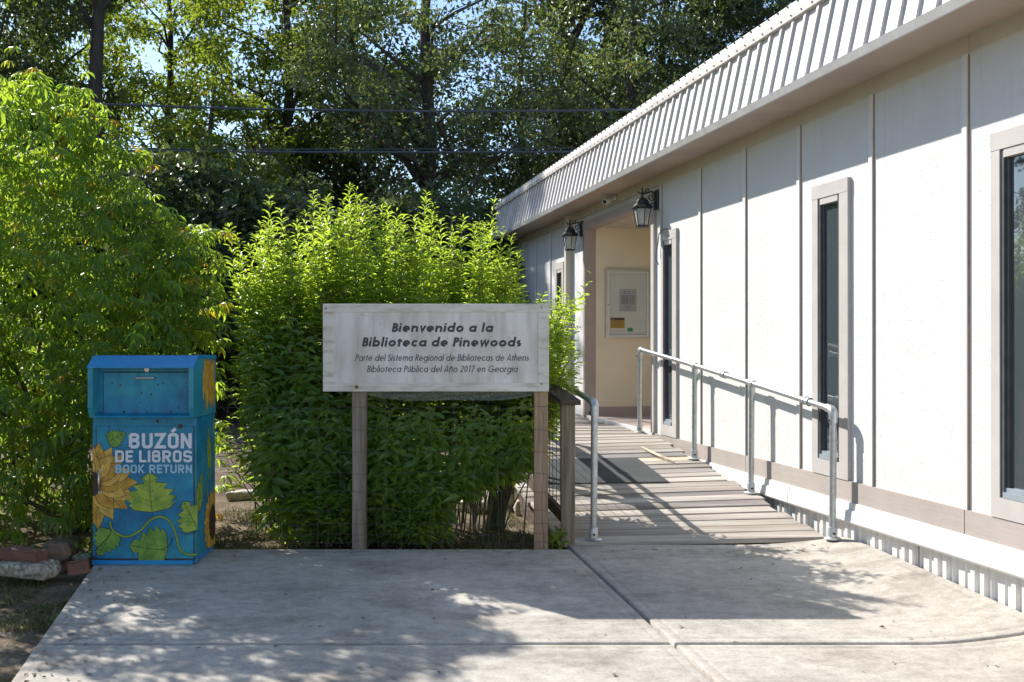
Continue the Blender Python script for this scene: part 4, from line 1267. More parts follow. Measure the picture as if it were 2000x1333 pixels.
for txt, ua, ub, vb, vt, w, mt_ in (("BUZÓN", 305, 670, 610, 522, .20, 'bin_white'), ("DE LIBROS", 226, 672, 690, 622, .19, 'bin_white'), ("BOOK RETURN", 227, 672, 753, 704, .19, 'bin_ltblue')):
    H = bv(vt) - bv(vb)
    text_parts('lettering_edge', MT['bin_shadow'], ld, txt, gcap, w, .09, bu(ua), bu(ub), bv(vb), H, front, layer=.0030, grow=.0035)
    text_parts('lettering', MT[mt_], ld, txt, gcap, w, .09, bu(ua), bu(ub), bv(vb), H, front, layer=.0038)
# rust spots where the photograph shows chips
rnd = random.Random(2)
for u, v_, r_, lay_, pa in ((205, 233, 5, .0, slot), (252, 245, 6, .0, slot), (376, 290, 6, .0, slot), (430, 300, 6, 0, slot), (470, 243, 6, 0, slot), (500, 236, 5, 0, slot), (368, 346, 4, 0, slot), (587, 378, 6, 0, slot), (634, 234, 5, 0, slot), (272, 400, 9, 0, slot), (542, 398, 7, 0, slot), (405, 402, 6, 0, slot), (645, 280, 4, 0, slot),
                        (468, 454, 10, 1, bn), (602, 484, 15, 1, bn), (330, 442, 5, 1, bn), (192, 486, 5, 1, bn)):
    yq = BYF + .0035 if lay_ == 0 else BYF - (.009 if v_ > 482 else .0008)
    n_ = 10
    mb = MB(); rr = [r_ / 2.963 / BS * rnd.uniform(.75, 1.2) for _ in range(n_)]
    mb.add([(bu(u) + rr[i] * math.cos(2 * math.pi * i / n_), yq, bv(v_) + rr[i] * math.sin(2 * math.pi * i / n_)) for i in range(n_)], [tuple(range(n_))])
    mb.build('rust_spot', MT['seed'], pa)
# side artwork
sa = Art()
rnd = random.Random(4)
lay = .004
for k in range(12):
    yy0 = BYF + .19 + .019 * k + rnd.uniform(-.01, .01)
    z0 = bz(1.39) - rnd.uniform(0, .03)
    Lq = rnd.uniform(.26, .38)
    pts = rotp(petal_pts(Lq, .065), (yy0, z0), R(-93 + rnd.uniform(-8, 8)))
    pts = [(min(p[0], BYB - .004), p[1]) for p in pts]
    lay += .00005; sa.poly(grow(pts, .003), 'outline', lay, side); lay += .00005
    sa.poly(pts, 'petal' if k % 2 else 'petal2', lay, side)
sa.done('painted_petals', bn)
sa = Art()
c = (BYF + .37, bz(.20)); lay = .0002
for k in range(14):
    a = R(70 + 220 * k / 13)
    pts = rotp(petal_pts(.16, .075), (c[0] + .05 * math.cos(a), c[1] + .08 * math.sin(a)), a)
    pts = [(min(max(p[0], BYF + .004), BYB - .004), max(p[1], .05)) for p in pts]
    lay += .00005; sa.poly(grow(pts, .003), 'outline', lay, side); lay += .00005
    sa.poly(pts, 'petal' if k % 2 else 'petal2', lay, side)
sa.poly([(min(c[0] + .085 * math.cos(R(t_)), BYB - .003), c[1] + .13 * math.sin(R(t_))) for t_ in range(0, 360, 15)], 'seed', lay + .0001, side)
sa.done('painted_sunflower', bn)
sa = Art()
pth = smooth_path([(BYF + .40, bz(.98)), (BYF + .385, bz(.80)), (BYF + .41, bz(.66)), (BYF + .33, bz(.56)), (BYF + .26, bz(.53)), (BYF + .24, bz(.40))])
sa.line(pth, .02, 'outline', .0003, side); sa.line(pth, .013, 'leafp', .0004, side)
paint_leaf(sa, BYF + .30, bz(.60), .30, .10, R(96), 'leafp', .0005, side)
paint_leaf(sa, BYF + .02, bz(.34), .26, .16, R(68), 'leafp', .0007, side, xmin=BYF + .004)
sa.done('painted_vine', bn)

# ------------------------------------------------------------------ stones and bricks
def rock(name, label, cat, px, py, wpx, hpx, mat, seed, Y=None, depth=1.0, rz=0, brick=False, tilt=0, group=None):
    s = (py + hpx / 2 - 566) / 1.9 if Y is None else 1944 / Y
    Y = 1944 / s
    X = (px - 1000) / s; z = 1.5 - (py - 670) / s
    w, h = wpx / s, hpx / s
    rg = np.random.default_rng(seed)
    import bmesh
    bm = bmesh.new()
    if brick:
        bmesh.ops.create_cube(bm, size=1)
        for v_ in bm.verts: v_.co = Vector((v_.co.x * w, v_.co.y * w * .5 * depth, v_.co.z * h))
        bmesh.ops.bevel(bm, geom=list(bm.edges), offset=.008, segments=2, affect='EDGES')
        for v_ in bm.verts: v_.co += Vector(rg.normal(0, .0025, 3))
    else:
        bmesh.ops.create_icosphere(bm, subdivisions=4, radius=1)
        ks = rg.normal(0, 1, (6, 3))
        ph = rg.uniform(0, 6, 6)
        for v_ in bm.verts:
            d = v_.co.copy()
            n_ = sum(math.sin(2.2 * (d.x * k[0] + d.y * k[1] + d.z * k[2]) + p_) for k, p_ in zip(ks, ph)) * .055
            cube = d / max(abs(d.x), abs(d.y), abs(d.z))
            n_ += .03 * math.sin(9 * d.x + 7 * d.y * ks[0][0] + ph[0]) * math.sin(8 * d.z + 5 * d.x + ph[1]) + rg.normal(0, .006)
            d = d.lerp(cube, .5) * (1 + n_)
            v_.co = Vector((d.x * w / 2, d.y * w * .4 * depth, d.z * h / 2))
    me = bpy.data.meshes.new(name); bm.to_mesh(me); bm.free()
    me.materials.append(MT[mat])
    if not brick: me.polygons.foreach_set('use_smooth', [True] * len(me.polygons))
    o = link(name, me, loc=(X, Y, z)); o.rotation_euler = (0, R(tilt), R(rz))
    o['label'] = label; o['category'] = cat
    if group: o['group'] = group
rock('speckled_stone', 'large pale speckled stone under the long red brick left of the bin', 'stone', 52, 1110, 112, 32, 'rock', 1, depth=.8, tilt=4)
rock('red_brick', 'long red brick resting on the pale speckled stone', 'brick', 47, 1083, 78, 22, 'brick', 2, Y=6.60, brick=True, tilt=7, rz=-6)
rock('brown_stone', 'rounded brown stone between the bricks left of the bin', 'stone', 112, 1078, 44, 36, 'rock_brown', 3, Y=6.9, depth=1)
rock('red_brick', 'broken red brick at the corner of the pavement by the bin', 'brick', 154, 1108, 40, 26, 'brick', 4, brick=True, tilt=-6, rz=24)
rock('red_brick', 'dark red brick tucked behind the corner brick', 'brick', 122, 1103, 34, 26, 'brick', 5, Y=6.95, brick=True, tilt=-30, rz=40)
rock('red_brick', 'red brick behind the rounded brown stone', 'brick', 138, 1074, 30, 24, 'brick', 6, Y=7.1, brick=True, tilt=10, rz=15)
rock('mossy_stone', 'greenish stone touching the left side of the bin', 'stone', 160, 1090, 34, 16, 'rock', 7, Y=6.98, depth=1)
rock('flat_stone', 'low grey stone in the shade behind the bricks', 'stone', 130, 1056, 60, 16, 'rock_brown', 8, Y=7.4, depth=1)
rock('garden_stone', 'pale sunlit stone left of the reddish sign post', 'stone', 985, 975, 66, 40, 'rock_pale', 9, Y=9.3, depth=.8)
rock('garden_stone', 'pale sunlit stone close behind the reddish sign post', 'stone', 1026, 995, 46, 42, 'rock_pale', 10, Y=9.0, depth=.8)
rock('garden_stone', 'pale stone lying low under the bush right of centre', 'stone', 925, 990, 60, 26, 'rock_pale', 11, Y=9.1, depth=.8)
rock('garden_stone', 'pale stone in the gap between bin and bush', 'stone', 470, 968, 54, 20, 'rock_pale', 12, Y=9.6, depth=.8)

# ------------------------------------------------------------------ grass and straw (uncountable)
def blades(name, n, xr, yr, hmin, hmax, mat, seed, region, w=.004, lie=0.0, zf=None):
    rg = np.random.default_rng(seed)
    x = rg.uniform(*xr, n * 3); y = rg.uniform(*yr, n * 3)
    keep = region(x, y); x = x[keep][:n]; y = y[keep][:n]; n = len(x)
    z = np.array([gz(a, b) for a, b in zip(x, y)]) - .005
    P = np.stack([x, y, z], 1)
    h = rg.uniform(hmin, hmax, n)
    a = rg.uniform(0, 2 * np.pi, n)
    lean = rg.uniform(.2, 1.2, n) + lie
    A = unit(np.stack([np.cos(a) * lean, np.sin(a) * lean, np.ones(n) * (1 if lie == 0 else .15)], 1))
    S = unit(np.stack([-np.sin(a), np.cos(a), np.zeros(n)], 1)) * w
    m1 = P + A * h[:, None] * .55
    tip = P + A * h[:, None] + np.stack([np.cos(a), np.sin(a), -np.ones(n) * .4], 1) * (h * .25)[:, None]
    V = np.stack([P - S, P + S, m1 + S * .7, m1 - S * .7, tip], 1).reshape(-1, 3)
    F = []
    b0 = np.arange(n) * 5
    F = np.concatenate([np.stack([b0, b0 + 1, b0 + 2], 1), np.stack([b0, b0 + 2, b0 + 3], 1), np.stack([b0 + 3, b0 + 2, b0 + 4], 1)])
    o = link(name, fast_mesh(name, V, F, MT[mat], np.repeat(rg.random(n), 5))); o['kind'] = 'stuff'
    return o
def litter(name, n, seed):
    rg = np.random.default_rng(seed)
    Y = rg.uniform(3.5, 7.25, n); D = rg.uniform(-1.3, 3.9, n)
    edge = rg.random(n) < .45
    D = np.where(edge, -1.3 + rg.exponential(.12, n), D); Y = np.where(~edge & (rg.random(n) < .4), 7.26 - rg.exponential(.06, n), Y)
    X = D - T * Y
    P = np.stack([X, Y, np.array([slab_z(d, y) for d, y in zip(D, Y)]) + .004], 1)
    a = rg.uniform(0, 6.28, n)
    A = np.stack([np.cos(a), np.sin(a), np.zeros(n)], 1); Nn = unit(np.stack([rg.normal(0, .3, n), rg.normal(0, .3, n), np.ones(n)], 1))
    L_ = rg.uniform(.012, .04, n)
    v, f = leaves_geo(P, A, Nn, L_, L_ * rg.uniform(.15, .55, n), -.1, .3)
    o = link(name, fast_mesh(name, v, f, MT['straw'], np.repeat(rg.random(n), 7))); o['kind'] = 'stuff'
    o['label'] = 'tiny dead leaves and bits of litter scattered on the pavement'; o['category'] = 'leaf litter'
litter('leaf_litter', 420, 5)
patch = lambda x, y: np.sin(x * 3.1 + 1) + np.sin(y * 4.3 + x * 2) + np.sin(x * 7 - y * 5) * .7
g = blades('lawn_grass', 34000, (-5.5, -2.0), (3.9, 6.9), .015, .055, 'grass', 1, lambda x, y: (x + T * y < -1.36) & (patch(x, y) > -.5))
g['label'] = 'thin patchy dry grass on the soil left of the pavement'; g['category'] = 'grass'
g = blades('straw_litter', 1400, (-2.1, .65), (7.3, 7.75), .05, .16, 'straw', 2, lambda x, y: x > -3, .0022, 3.0)
g['label'] = 'dead straw scattered along the foot of the wire fence'; g['category'] = 'straw'
g = blades('garden_grass', 9000, (-2.6, .9), (7.35, 13), .03, .10, 'grass', 3, lambda x, y: (x + T * y < 2.0) & (patch(x, y) > 0))
g['label'] = 'sparse grass on the sunlit ground behind the bushes'; g['category'] = 'grass'
g = blades('straw_litter', 2500, (-6.5, -2.2), (3.5, 7.2), .02, .07, 'straw', 5, lambda x, y: (x + T * y < -1.38), .002, 3.0)
g['label'] = 'dead stalks and litter on the soil beside the bricks'; g['category'] = 'straw'

# ------------------------------------------------------------------ tall lance-leaved bush behind the sign
rng = np.random.default_rng(21)
bush = thing('leafy_bush', 'bright green bush of upright stems with lance shaped leaves behind the sign', 'bush')
def top_px(px):
    xs_ = [425, 445, 480, 520, 560, 600, 640, 680, 730, 790, 840, 900, 950, 1000, 1030, 1060, 1100, 1150, 1180]
    ys_ = [600, 440, 500, 395, 450, 440, 400, 378, 410, 420, 395, 430, 400, 470, 520, 560, 560, 540, 640]
    return np.interp(px, xs_, ys_)
LP, LA, LN, LL, LW = [], [], [], [], []
ns_ = [0]
def add_stem(base, tip, lean_curve, n, lmax, lmin, upang=.7, wr=.24, show=True, front=False):
    b0 = np.array(base); t0 = np.array(tip); ns_[0] += 1
    if b0[0] > -.4 and not front: b0[0] = -.4 + (b0[0] + .4) * .6
    k = np.linspace(0, 1, 7)[:, None]
    bend = np.array([rng.normal(0, .04), rng.normal(0, .04), 0]) * lean_curve
    hor = (t0 - b0) * np.array([1, 1, 0])
    pts = b0 + (t0 - b0) * np.array([0, 0, 1]) * k + hor * (k ** 1.5) + bend * np.sin(k * np.pi)
    if show and (ns_[0] % 3 == 0 or t0[2] > 2.3):
        MB().tube([tuple(p) for p in pts], [.007, .0065, .006, .005, .004, .003, .0015], 5, False).build('stem', MT['stem'], bush, smooth=True)
    k0 = .06 if front else .2
    ks = np.sort(k0 + (1 - k0) * rng.random(n) ** (.95 if front else .58))
    seg = ks * 6
    i = np.minimum(seg.astype(int), 5); f = (seg - i)[:, None]
    P = pts[i] * (1 - f) + pts[i + 1] * f
    ang = np.arange(n) * 2.4 + rng.uniform(0, 6)
    axis = unit(pts[i + 1] - pts[i])
    rad = np.stack([np.cos(ang), np.sin(ang), np.zeros(n)], 1)
    up = upang * (.35 + .9 * ks) + rng.normal(0, .12, n)
    A = unit(rad * 1.0 + axis * up[:, None] + (np.array([0, -.55, -.25]) if front else 0))
    Nn = unit(np.array([0, 0, 1.0]) + rad * .2 * -1 + (np.array([0, -.9, 0]) if front else 0) + rng.normal(0, .25, (n, 3)))
    Lr = (lmin + (lmax - lmin) * np.clip((1 - ks) * 2.6, 0, 1) ** .7) * rng.uniform(.8, 1.15, n)
    LP.append(P); LA.append(A); LN.append(Nn); LL.append(Lr); LW.append(Lr * wr * rng.uniform(.85, 1.1, n))
ns = 0
# main rows of stems: choose a tip in the picture-plane outline at the clump's real distance
tips = []
for k in range(185):
    Yt = rng.uniform(7.75, 8.6)
    px = rng.uniform(465, 1020) if k > 30 else rng.uniform(460, 560)
    s = 1944 / Yt
    X = (px - 1000) / s
    zt = 1.5 + (670 - top_px(px)) / 243
    zt *= rng.uniform(.60, .93) if k % 3 else rng.uniform(.86, .99)
    zt -= .10 * max(0, (px - 880) / 140)
    cx, cy = -1.0, 8.4
    base = (cx + (X - cx) * .72 + rng.normal(0, .04), cy + (Yt - cy) * .7, gz(0, 8))
    add_stem(base, (X, Yt, zt), 1.5, int(34 + 15 * zt), .17, .06, .62, .215)
# exact tall tips that stand out of the mass
for px, pyy, Yt in ((447, 448, 8.1), (525, 393, 8.2), (548, 420, 8.0), (612, 385, 8.5), (640, 395, 8.2), (683, 372, 8.3), (705, 392, 8.0), (757, 402, 8.2), (788, 432, 8.0), (833, 388, 8.4), (860, 440, 8.1), (905, 430, 8.0), (965, 398, 8.1), (945, 450, 7.9), (1000, 470, 8.0), (1015, 500, 7.9), (470, 510, 7.9), (500, 470, 8.0), (580, 440, 8.1), (660, 430, 8.0), (730, 430, 8.1), (810, 430, 8.0), (885, 460, 8.0), (462, 470, 8.0), (486, 488, 8.1), (508, 440, 8.2), (565, 470, 8.0), (596, 425, 8.3), (625, 415, 8.1), (671, 400, 8.2), (696, 380, 8.3), (722, 405, 8.2), (745, 415, 8.1), (775, 418, 8.3), (846, 405, 8.3), (925, 440, 8.1), (980, 455, 8.0)):
    s = 1944 / Yt; X = (px - 1000) / s; zt = 1.5 + (670 - pyy + 8) / s
    add_stem((X * .85 - .12, 8.1, gz(0, 8)), (X, Yt, zt), .8, 120, .155, .055, .9, .22)
# right-hand sprays towards the ramp railing
for k in range(135):
    px = rng.uniform(1000, 1132); Yt = rng.uniform(7.7, 8.6); pyy = rng.uniform(565, 800)
    s = 1944 / Yt; X = (px - 1000) / s; zt = 1.5 + (670 - pyy) / s
    add_stem((rng.uniform(-.1, .15), 8.2, gz(0, 8)), (X, Yt, zt), 1, 38, .165, .06, .6, .23)
for px, pyy in ((1158, 530), (1142, 575), (1128, 640), (1120, 600), (1095, 560), (1068, 555), (1135, 690), (1110, 590)):
    s = 1944 / 8.0; add_stem((.15, 8.2, 0), ((px - 1000) / s, 8.0, 1.5 + (670 - pyy) / s), 1, 46, .14, .05, .7, .26)
# low, broad-leaved shoots leaning on the fence under the sign
for k in range(215):
    side_ = k < 125
    px = rng.uniform(725, 1040) if side_ else rng.uniform(468, 735)
    Yt = rng.uniform(7.31, 7.5) if side_ or k % 2 else rng.uniform(7.5, 7.75)
    s = 1944 / Yt
    lo_ = 985 - max(0, px - 850) * .62 if side_ else 880
    pyy = rng.uniform(772, lo_) if side_ or k % 2 else rng.uniform(600, 800)
    X = (px - 1000) / s; zt = 1.5 + (670 - pyy) / s
    b0 = (X * .9 - .05, rng.uniform(7.6, 7.9), gz(0, 8))
    add_stem(b0, (X, Yt, zt), 1, int(12 + 16 * zt), .165, .075, .15, .31, k % 4 == 0, front=True)
for k in range(62):
    px = rng.uniform(560, 890); pyy = rng.uniform(900, 1030); s = 1944 / 7.4
    add_stem(((px - 1000) / s, 7.5, gz(0, 8)), ((px - 1000) / s, 7.36, 1.5 + (670 - pyy) / s), 1, 18, .12, .06, .4, .36)
for k in range(26):
    px = rng.uniform(432, 500); Yt = rng.uniform(7.6, 8.3); pyy = rng.uniform(700, 905); q_ = 1944 / Yt
    add_stem(((px - 1000) / q_ + .35, Yt + .15, gz(0, 8)), ((px - 1000) / q_, Yt, 1.5 + (670 - pyy) / q_), 1, 20, .15, .06, .4, .26)
LP = np.concatenate(LP); LA = np.concatenate(LA); LN = np.concatenate(LN); LL = np.concatenate(LL); LW = np.concatenate(LW)
# open pockets near the ground where the sunlit soil shows through
gx, gy = project(LP)
hole = ((gx > 868) & (gx < 1046) & (gy > 985 - (gx - 868) * .42)) | ((gx > 425) & (gx < 520) & (gy > 850) & (rng.random(len(gx)) < .6)) | ((gx > 425) & (gx < 560) & (gy > 960) & (rng.random(len(gx)) < .7))
thin = (gx > 425) & (gx < 470) & (gy > 620) & (rng.random(len(gx)) < .3)
kp = ~(hole | thin) | ((LP[:, 2] > .9))
LP, LA, LN, LL, LW = LP[kp], LA[kp], LN[kp], LL[kp], LW[kp]
rndv = rng.random(len(LP))
def place_single_leaves(P, A, Nn, Ls, Ws, pick, mat, parent, wratio, droop, fold):
    """individually placed leaves sharing three meshes"""
    meshes = []
    for q in range(3):
        v, f = leaves_geo(np.zeros((1, 3)), np.array([[1., 0, 0]]), np.array([[0, 0, 1.]]), np.array([1.]), np.array([wratio]), droop * (.8 + .25 * q), fold)
        meshes.append(fast_mesh('leaf', v, f, mat, np.full(7, .2 + .3 * q), smooth=True))
    for n_, i in enumerate(pick):
        a = Vector(A[i]).normalized(); s_ = a.cross(Vector(Nn[i])).normalized(); nn = s_.cross(a)
        M_ = Matrix(((a.x, -s_.x, nn.x, P[i][0]), (a.y, -s_.y, nn.y, P[i][1]), (a.z, -s_.z, nn.z, P[i][2]), (0, 0, 0, 1))) @ Matrix.Diagonal((Ls[i], Ls[i], Ls[i], 1))
        o = bpy.data.objects.new('leaf', meshes[n_ % 3]); col.objects.link(o); o.parent = parent; o.matrix_local = M_
pxs, pys = project(LP)
score = LL / LP[:, 1]
ok = (pxs > 430) & (pxs < 1160) & (pys > 380) & (pys < 1060)
# those hidden by the sign board do not show
hid = (pxs > 640) & (pxs < 1065) & (pys > 600) & (pys < 760)
score = np.where(ok & ~hid, score, 0)
pick = np.argsort(-score)[:300]
place_single_leaves(LP, LA, LN, LL, LW, pick, MT['leaf_lance'], bush, .29, .28, .22)
rest = np.ones(len(LP), bool); rest[pick] = False
v, f = leaves_geo(LP[rest], LA[rest], LN[rest], LL[rest], LW[rest], .28, .22)
link('foliage', fast_mesh('foliage', v, f, MT['leaf_lance'], np.repeat(rndv[rest], 7), smooth=True), bush, kind='stuff')

# ------------------------------------------------------------------ palmate shrub at left
rng = np.random.default_rng(31)
shrub = thing('palmate_shrub', 'tall dense shrub with hanging palmate leaves behind and left of the book bin', 'shrub')
HP, HU, HS = [], [], []   # hubs, hub normals, size
def sh_top(px):
    return np.interp(px, [-900, -300, -60, 60, 150, 185, 205, 235, 290, 330, 420, 435], [430, 270, 160, 150, 170, 235, 300, 345, 385, 430, 470, 720])
cand = 14500
Yt = rng.uniform(6.95, 10.2, cand)
px = rng.uniform(-620, 412, cand)
s = 1944 / 8.2
zt_top = (1.5 + (670 - sh_top(px)) / s) * (1 + .03 * np.sin(px * .055 + Yt * 3) + .025 * np.sin(px * .13 + 1))
zt = zt_top - rng.random(cand) ** 1.15 * (zt_top + .0)
X = (px - 1000) / s
# keep volume rounded: front surface lower/closer
cyy = 8.5
fy = (Yt - cyy) / 1.6
fz = np.clip(zt / zt_top, 0, 1)
keep = (fy ** 2 + (np.clip(fz - .45, 0, 1) / .6) ** 2) < 1.0
binz = (X > -2.95) & (X < -2.1) & (Yt < 7.42) & (zt < 1.5)
keep &= ~binz & (zt > .04) & (Yt < np.where(px > 0, 8.8, 9.7))
keep &= ~((zt < .22) & (Yt < 7.2))
# open pocket under the skirts of the shrub
keep &= ~((zt < .25) & (rng.random(cand) < .25))
keep &= ~((px < -60) & (rng.random(cand) < .45))
nz_ = np.sin(X * 3.7 + Yt * 2.1) + np.sin(zt * 4.3 + X * 1.9 + 1) + np.sin(Yt * 3.3 - zt * 3.1 + 2)
keep &= ~((nz_ > 1.25) & (rng.random(cand) < .7))
X, Yt, zt = X[keep], Yt[keep], zt[keep]
# clump the leaves along branch ends
P = np.stack([X, Yt, zt], 1)
cl = P[rng.choice(len(P), 420)]
idx = rng.integers(0, 420, len(P))
P = P * .55 + cl[idx] * .45 if False else P
HP.append(P)
# arching sprays that stick out
sprays = [((150, 300), (235, 285), 8.0), ((180, 330), (300, 300), 7.9), ((200, 400), (290, 395), 7.7), ((260, 430), (345, 430), 7.8), ((300, 470), (415, 450), 7.8), ((290, 520), (410, 500), 7.7), ((300, 560), (425, 580), 7.8), ((300, 620), (430, 650), 7.9), ((60, 180), (160, 180), 8.2), ((0, 170), (90, 148), 8.2), ((140, 200), (210, 230), 8.0), ((300, 700), (420, 720), 7.9), ((-60, 180), (20, 160), 8.3)]
SB = []
for (a, b_, Y) in sprays:
    s = 1944 / Y
    p0 = np.array([(a[0] - 1000) / s - .3, Y + .35, 1.5 + (670 - a[1]) / s - .3]); p1 = np.array([(b_[0] - 1000) / s, Y, 1.5 + (670 - b_[1]) / s])
    k = np.linspace(.15, 1, 20)[:, None]
    q = p0 + (p1 - p0) * k + np.array([0, 0, .14]) * np.sin(k * np.pi)
    HP.append(q + rng.normal(0, .045, q.shape)); SB.append((p0, (p0 + p1) / 2 + np.array([0, 0, .14]), p1))
HP = np.concatenate(HP); n = len(HP)
HN = unit(np.stack([rng.normal(.15, .35, n), rng.normal(-.30, .35, n), np.full(n, 1.0)], 1))
HS = rng.uniform(.10, .155, n)
NLF = 7
def palm_geo(HP, HN, HS, rg, mat_rnd):
    n = len(HP)
    ref = unit(np.cross(HN, np.array([.3, .9, .1])))
    ref2 = np.cross(HN, ref)
    phi0 = rg.uniform(0, 2 * np.pi, n)
    P, A, Nn, Ls = [], [], [], []
    for k in range(NLF):
        a = phi0 + (k - 3) * .80 + rg.normal(0, .07, n)
        d = ref * np.cos(a)[:, None] + ref2 * np.sin(a)[:, None]
        A.append(unit(d - HN * rg.uniform(.1, .6, n)[:, None] - np.array([0, 0, .18]))); P.append(HP); Nn.append(unit(HN + d * .5))
        Ls.append(HS * (1 - .09 * abs(k - 3)) * rg.uniform(.9, 1.1, n))
    P = np.stack(P, 1).reshape(-1, 3); A = np.stack(A, 1).reshape(-1, 3); Nn = np.stack(Nn, 1).reshape(-1, 3); Ls = np.stack(Ls, 1).ravel()
    v, f = leaves_geo(P, A, Nn, Ls, Ls * .21, .28, .2)
    return v, f, np.repeat(np.repeat(mat_rnd, NLF), 7)
hx, hy = project(HP)
score = HS / HP[:, 1] * ((hx > 5) & (hx < 440) & (hy > 150) & (hy < 1050))
# bias to the front layer so the single leaves are the visible ones
score = score / HP[:, 1] ** 2
pick = np.argsort(-score)[:300]
rr_ = rng.random(n)
proto = []
for q in range(4):
    v, f, r_ = palm_geo(np.zeros((1, 3)), np.array([[0., 0, 1.]]), np.array([1.0]), np.random.default_rng(q), np.array([.15 + .22 * q]))
    proto.append(fast_mesh('leaf', v, f, MT['leaf_palm'], r_, smooth=True))
for n_, i in enumerate(pick):
    q = Vector((0, 0, 1)).rotation_difference(Vector(HN[i])).to_matrix().to_4x4()
    M_ = Matrix.Translation(Vector(HP[i])) @ q @ Matrix.Rotation(rng.uniform(0, 6.28), 4, 'Z') @ Matrix.Scale(HS[i], 4)
    o = bpy.data.objects.new('leaf', proto[n_ % 4]); col.objects.link(o); o.parent = shrub; o.matrix_local = M_
rest = np.ones(n, bool); rest[pick] = False
v, f, r_ = palm_geo(HP[rest], HN[rest], HS[rest], rng, rr_[rest])
link('foliage', fast_mesh('foliage', v, f, MT['leaf_palm'], r_, smooth=True), shrub, kind='stuff')
for k in range(26):
    bx, by = rng.uniform(-5.2, -3.1), rng.uniform(8.0, 8.9)
    tgt = HP[rng.integers(0, len(HP))]
    m_ = np.array([bx * .6 + tgt[0] * .4, by * .6 + tgt[1] * .4, tgt[2] * .55])
    MB().tube([(bx, by, -.05), tuple((np.array([bx, by, 0]) + m_) / 2 + rng.normal(0, .04, 3)), tuple(m_), tuple(tgt)], [.028, .022, .015, .005], 7, False).build('stem', MT['stem'], shrub, smooth=True)
for p0, p1, p2 in SB:
    MB().tube([tuple(p0), tuple(p1), tuple(p2)], [.008, .006, .003], 5, False).build('stem', MT['stem'], shrub, smooth=True)

# small weeds
def weed(label, x, y, n, sz, seed):
    rg = np.random.default_rng(seed)
    t_ = thing('weed', label, 'weed', (x, y, gz(x, y)))
    P = np.stack([rg.normal(0, sz * .5, n), rg.normal(0, sz * .4, n), rg.uniform(.01, sz * 1.3, n)], 1)
    A = unit(P * np.array([1, 1, .3]) + rg.normal(0, .02, (n, 3)) + np.array([0, 0, .02])); Nn = unit(np.array([0, 0, 1.]) + rg.normal(0, .3, (n, 3)))
    Lr = rg.uniform(.05, .08, n)
    v, f = leaves_geo(P, A, Nn, Lr, Lr * .42, .25, .2)
    link('leaves', fast_mesh('leaves', v, f, MT['leaf_lance'], np.repeat(rg.random(n), 7), smooth=True), t_)
    MB().tube([(0, 0, 0), (.005, 0, sz), (0, 0, sz * 1.4)], [.004, .003, .002], 5).build('stem', MT['stem'], t_)
weed('low leafy weed between the reddish sign post and the ramp post', .33, 7.38, 60, .11, 1)
weed('small palmate weed beside the left foot of the bin', -3.02, 7.0, 26, .10, 2)
weed('small weed under the foliage left of the bricks', -3.55, 7.15, 24, .10, 3)

# ------------------------------------------------------------------ background trees
def crown_geo(seed, n, rx, ry, z0, z1, ls, clumps, spread, hole=.0):
    rg = np.random.default_rng(seed)
    c = rg.normal(size=(clumps, 3)); c = unit(c) * (rg.random((clumps, 1)) ** .42)
    taper = 1 - .35 * np.clip(c[:, 2], 0, 1)
    C = np.stack([c[:, 0] * rx * taper, c[:, 1] * ry * taper, (z0 + z1) / 2 + c[:, 2] * (z1 - z0) / 2], 1)
    i = rg.integers(0, clumps, n)
    rad = rg.uniform(.5, 1.1, clumps) * spread
    off_ = rand_unit(rg, n) * (rg.random((n, 1)) ** .45) * rad[i][:, None] * np.array([1.25, 1.25, .7])
    P = C[i] + off_
    A = unit(rand_unit(rg, n) + np.array([0, 0, -.25]) + unit(off_) * .5)
    Nn = unit(rand_unit(rg, n) * .8 + np.array([0, 0, .8]))
    L_ = ls * rg.uniform(.7, 1.25, n)
    # light 2-triangle-pair leaf
    S = unit(np.cross(A, Nn)); W_ = L_ * rg.uniform(.42, .55, n)
    up = unit(np.cross(S, A))
    m_ = P + A * (L_ * .5)[:, None]
    v = np.stack([P, m_ + S * (W_ * .5)[:, None] + up * (W_ * .15)[:, None], P + A * L_[:, None] - up * (L_ * .12)[:, None], m_ - S * (W_ * .5)[:, None] + up * (W_ * .15)[:, None]], 1)
    b0 = np.arange(n) * 4
    F = np.concatenate([np.stack([b0, b0 + 1, b0 + 2], 1), np.stack([b0, b0 + 2, b0 + 3], 1)])
    clr = rg.random(clumps)
    rn = np.clip(rg.random(n) * .75 + clr[i] * .3 - .03, 0, 1)
    return v.reshape(-1, 3), F, np.repeat(rn, 4), C
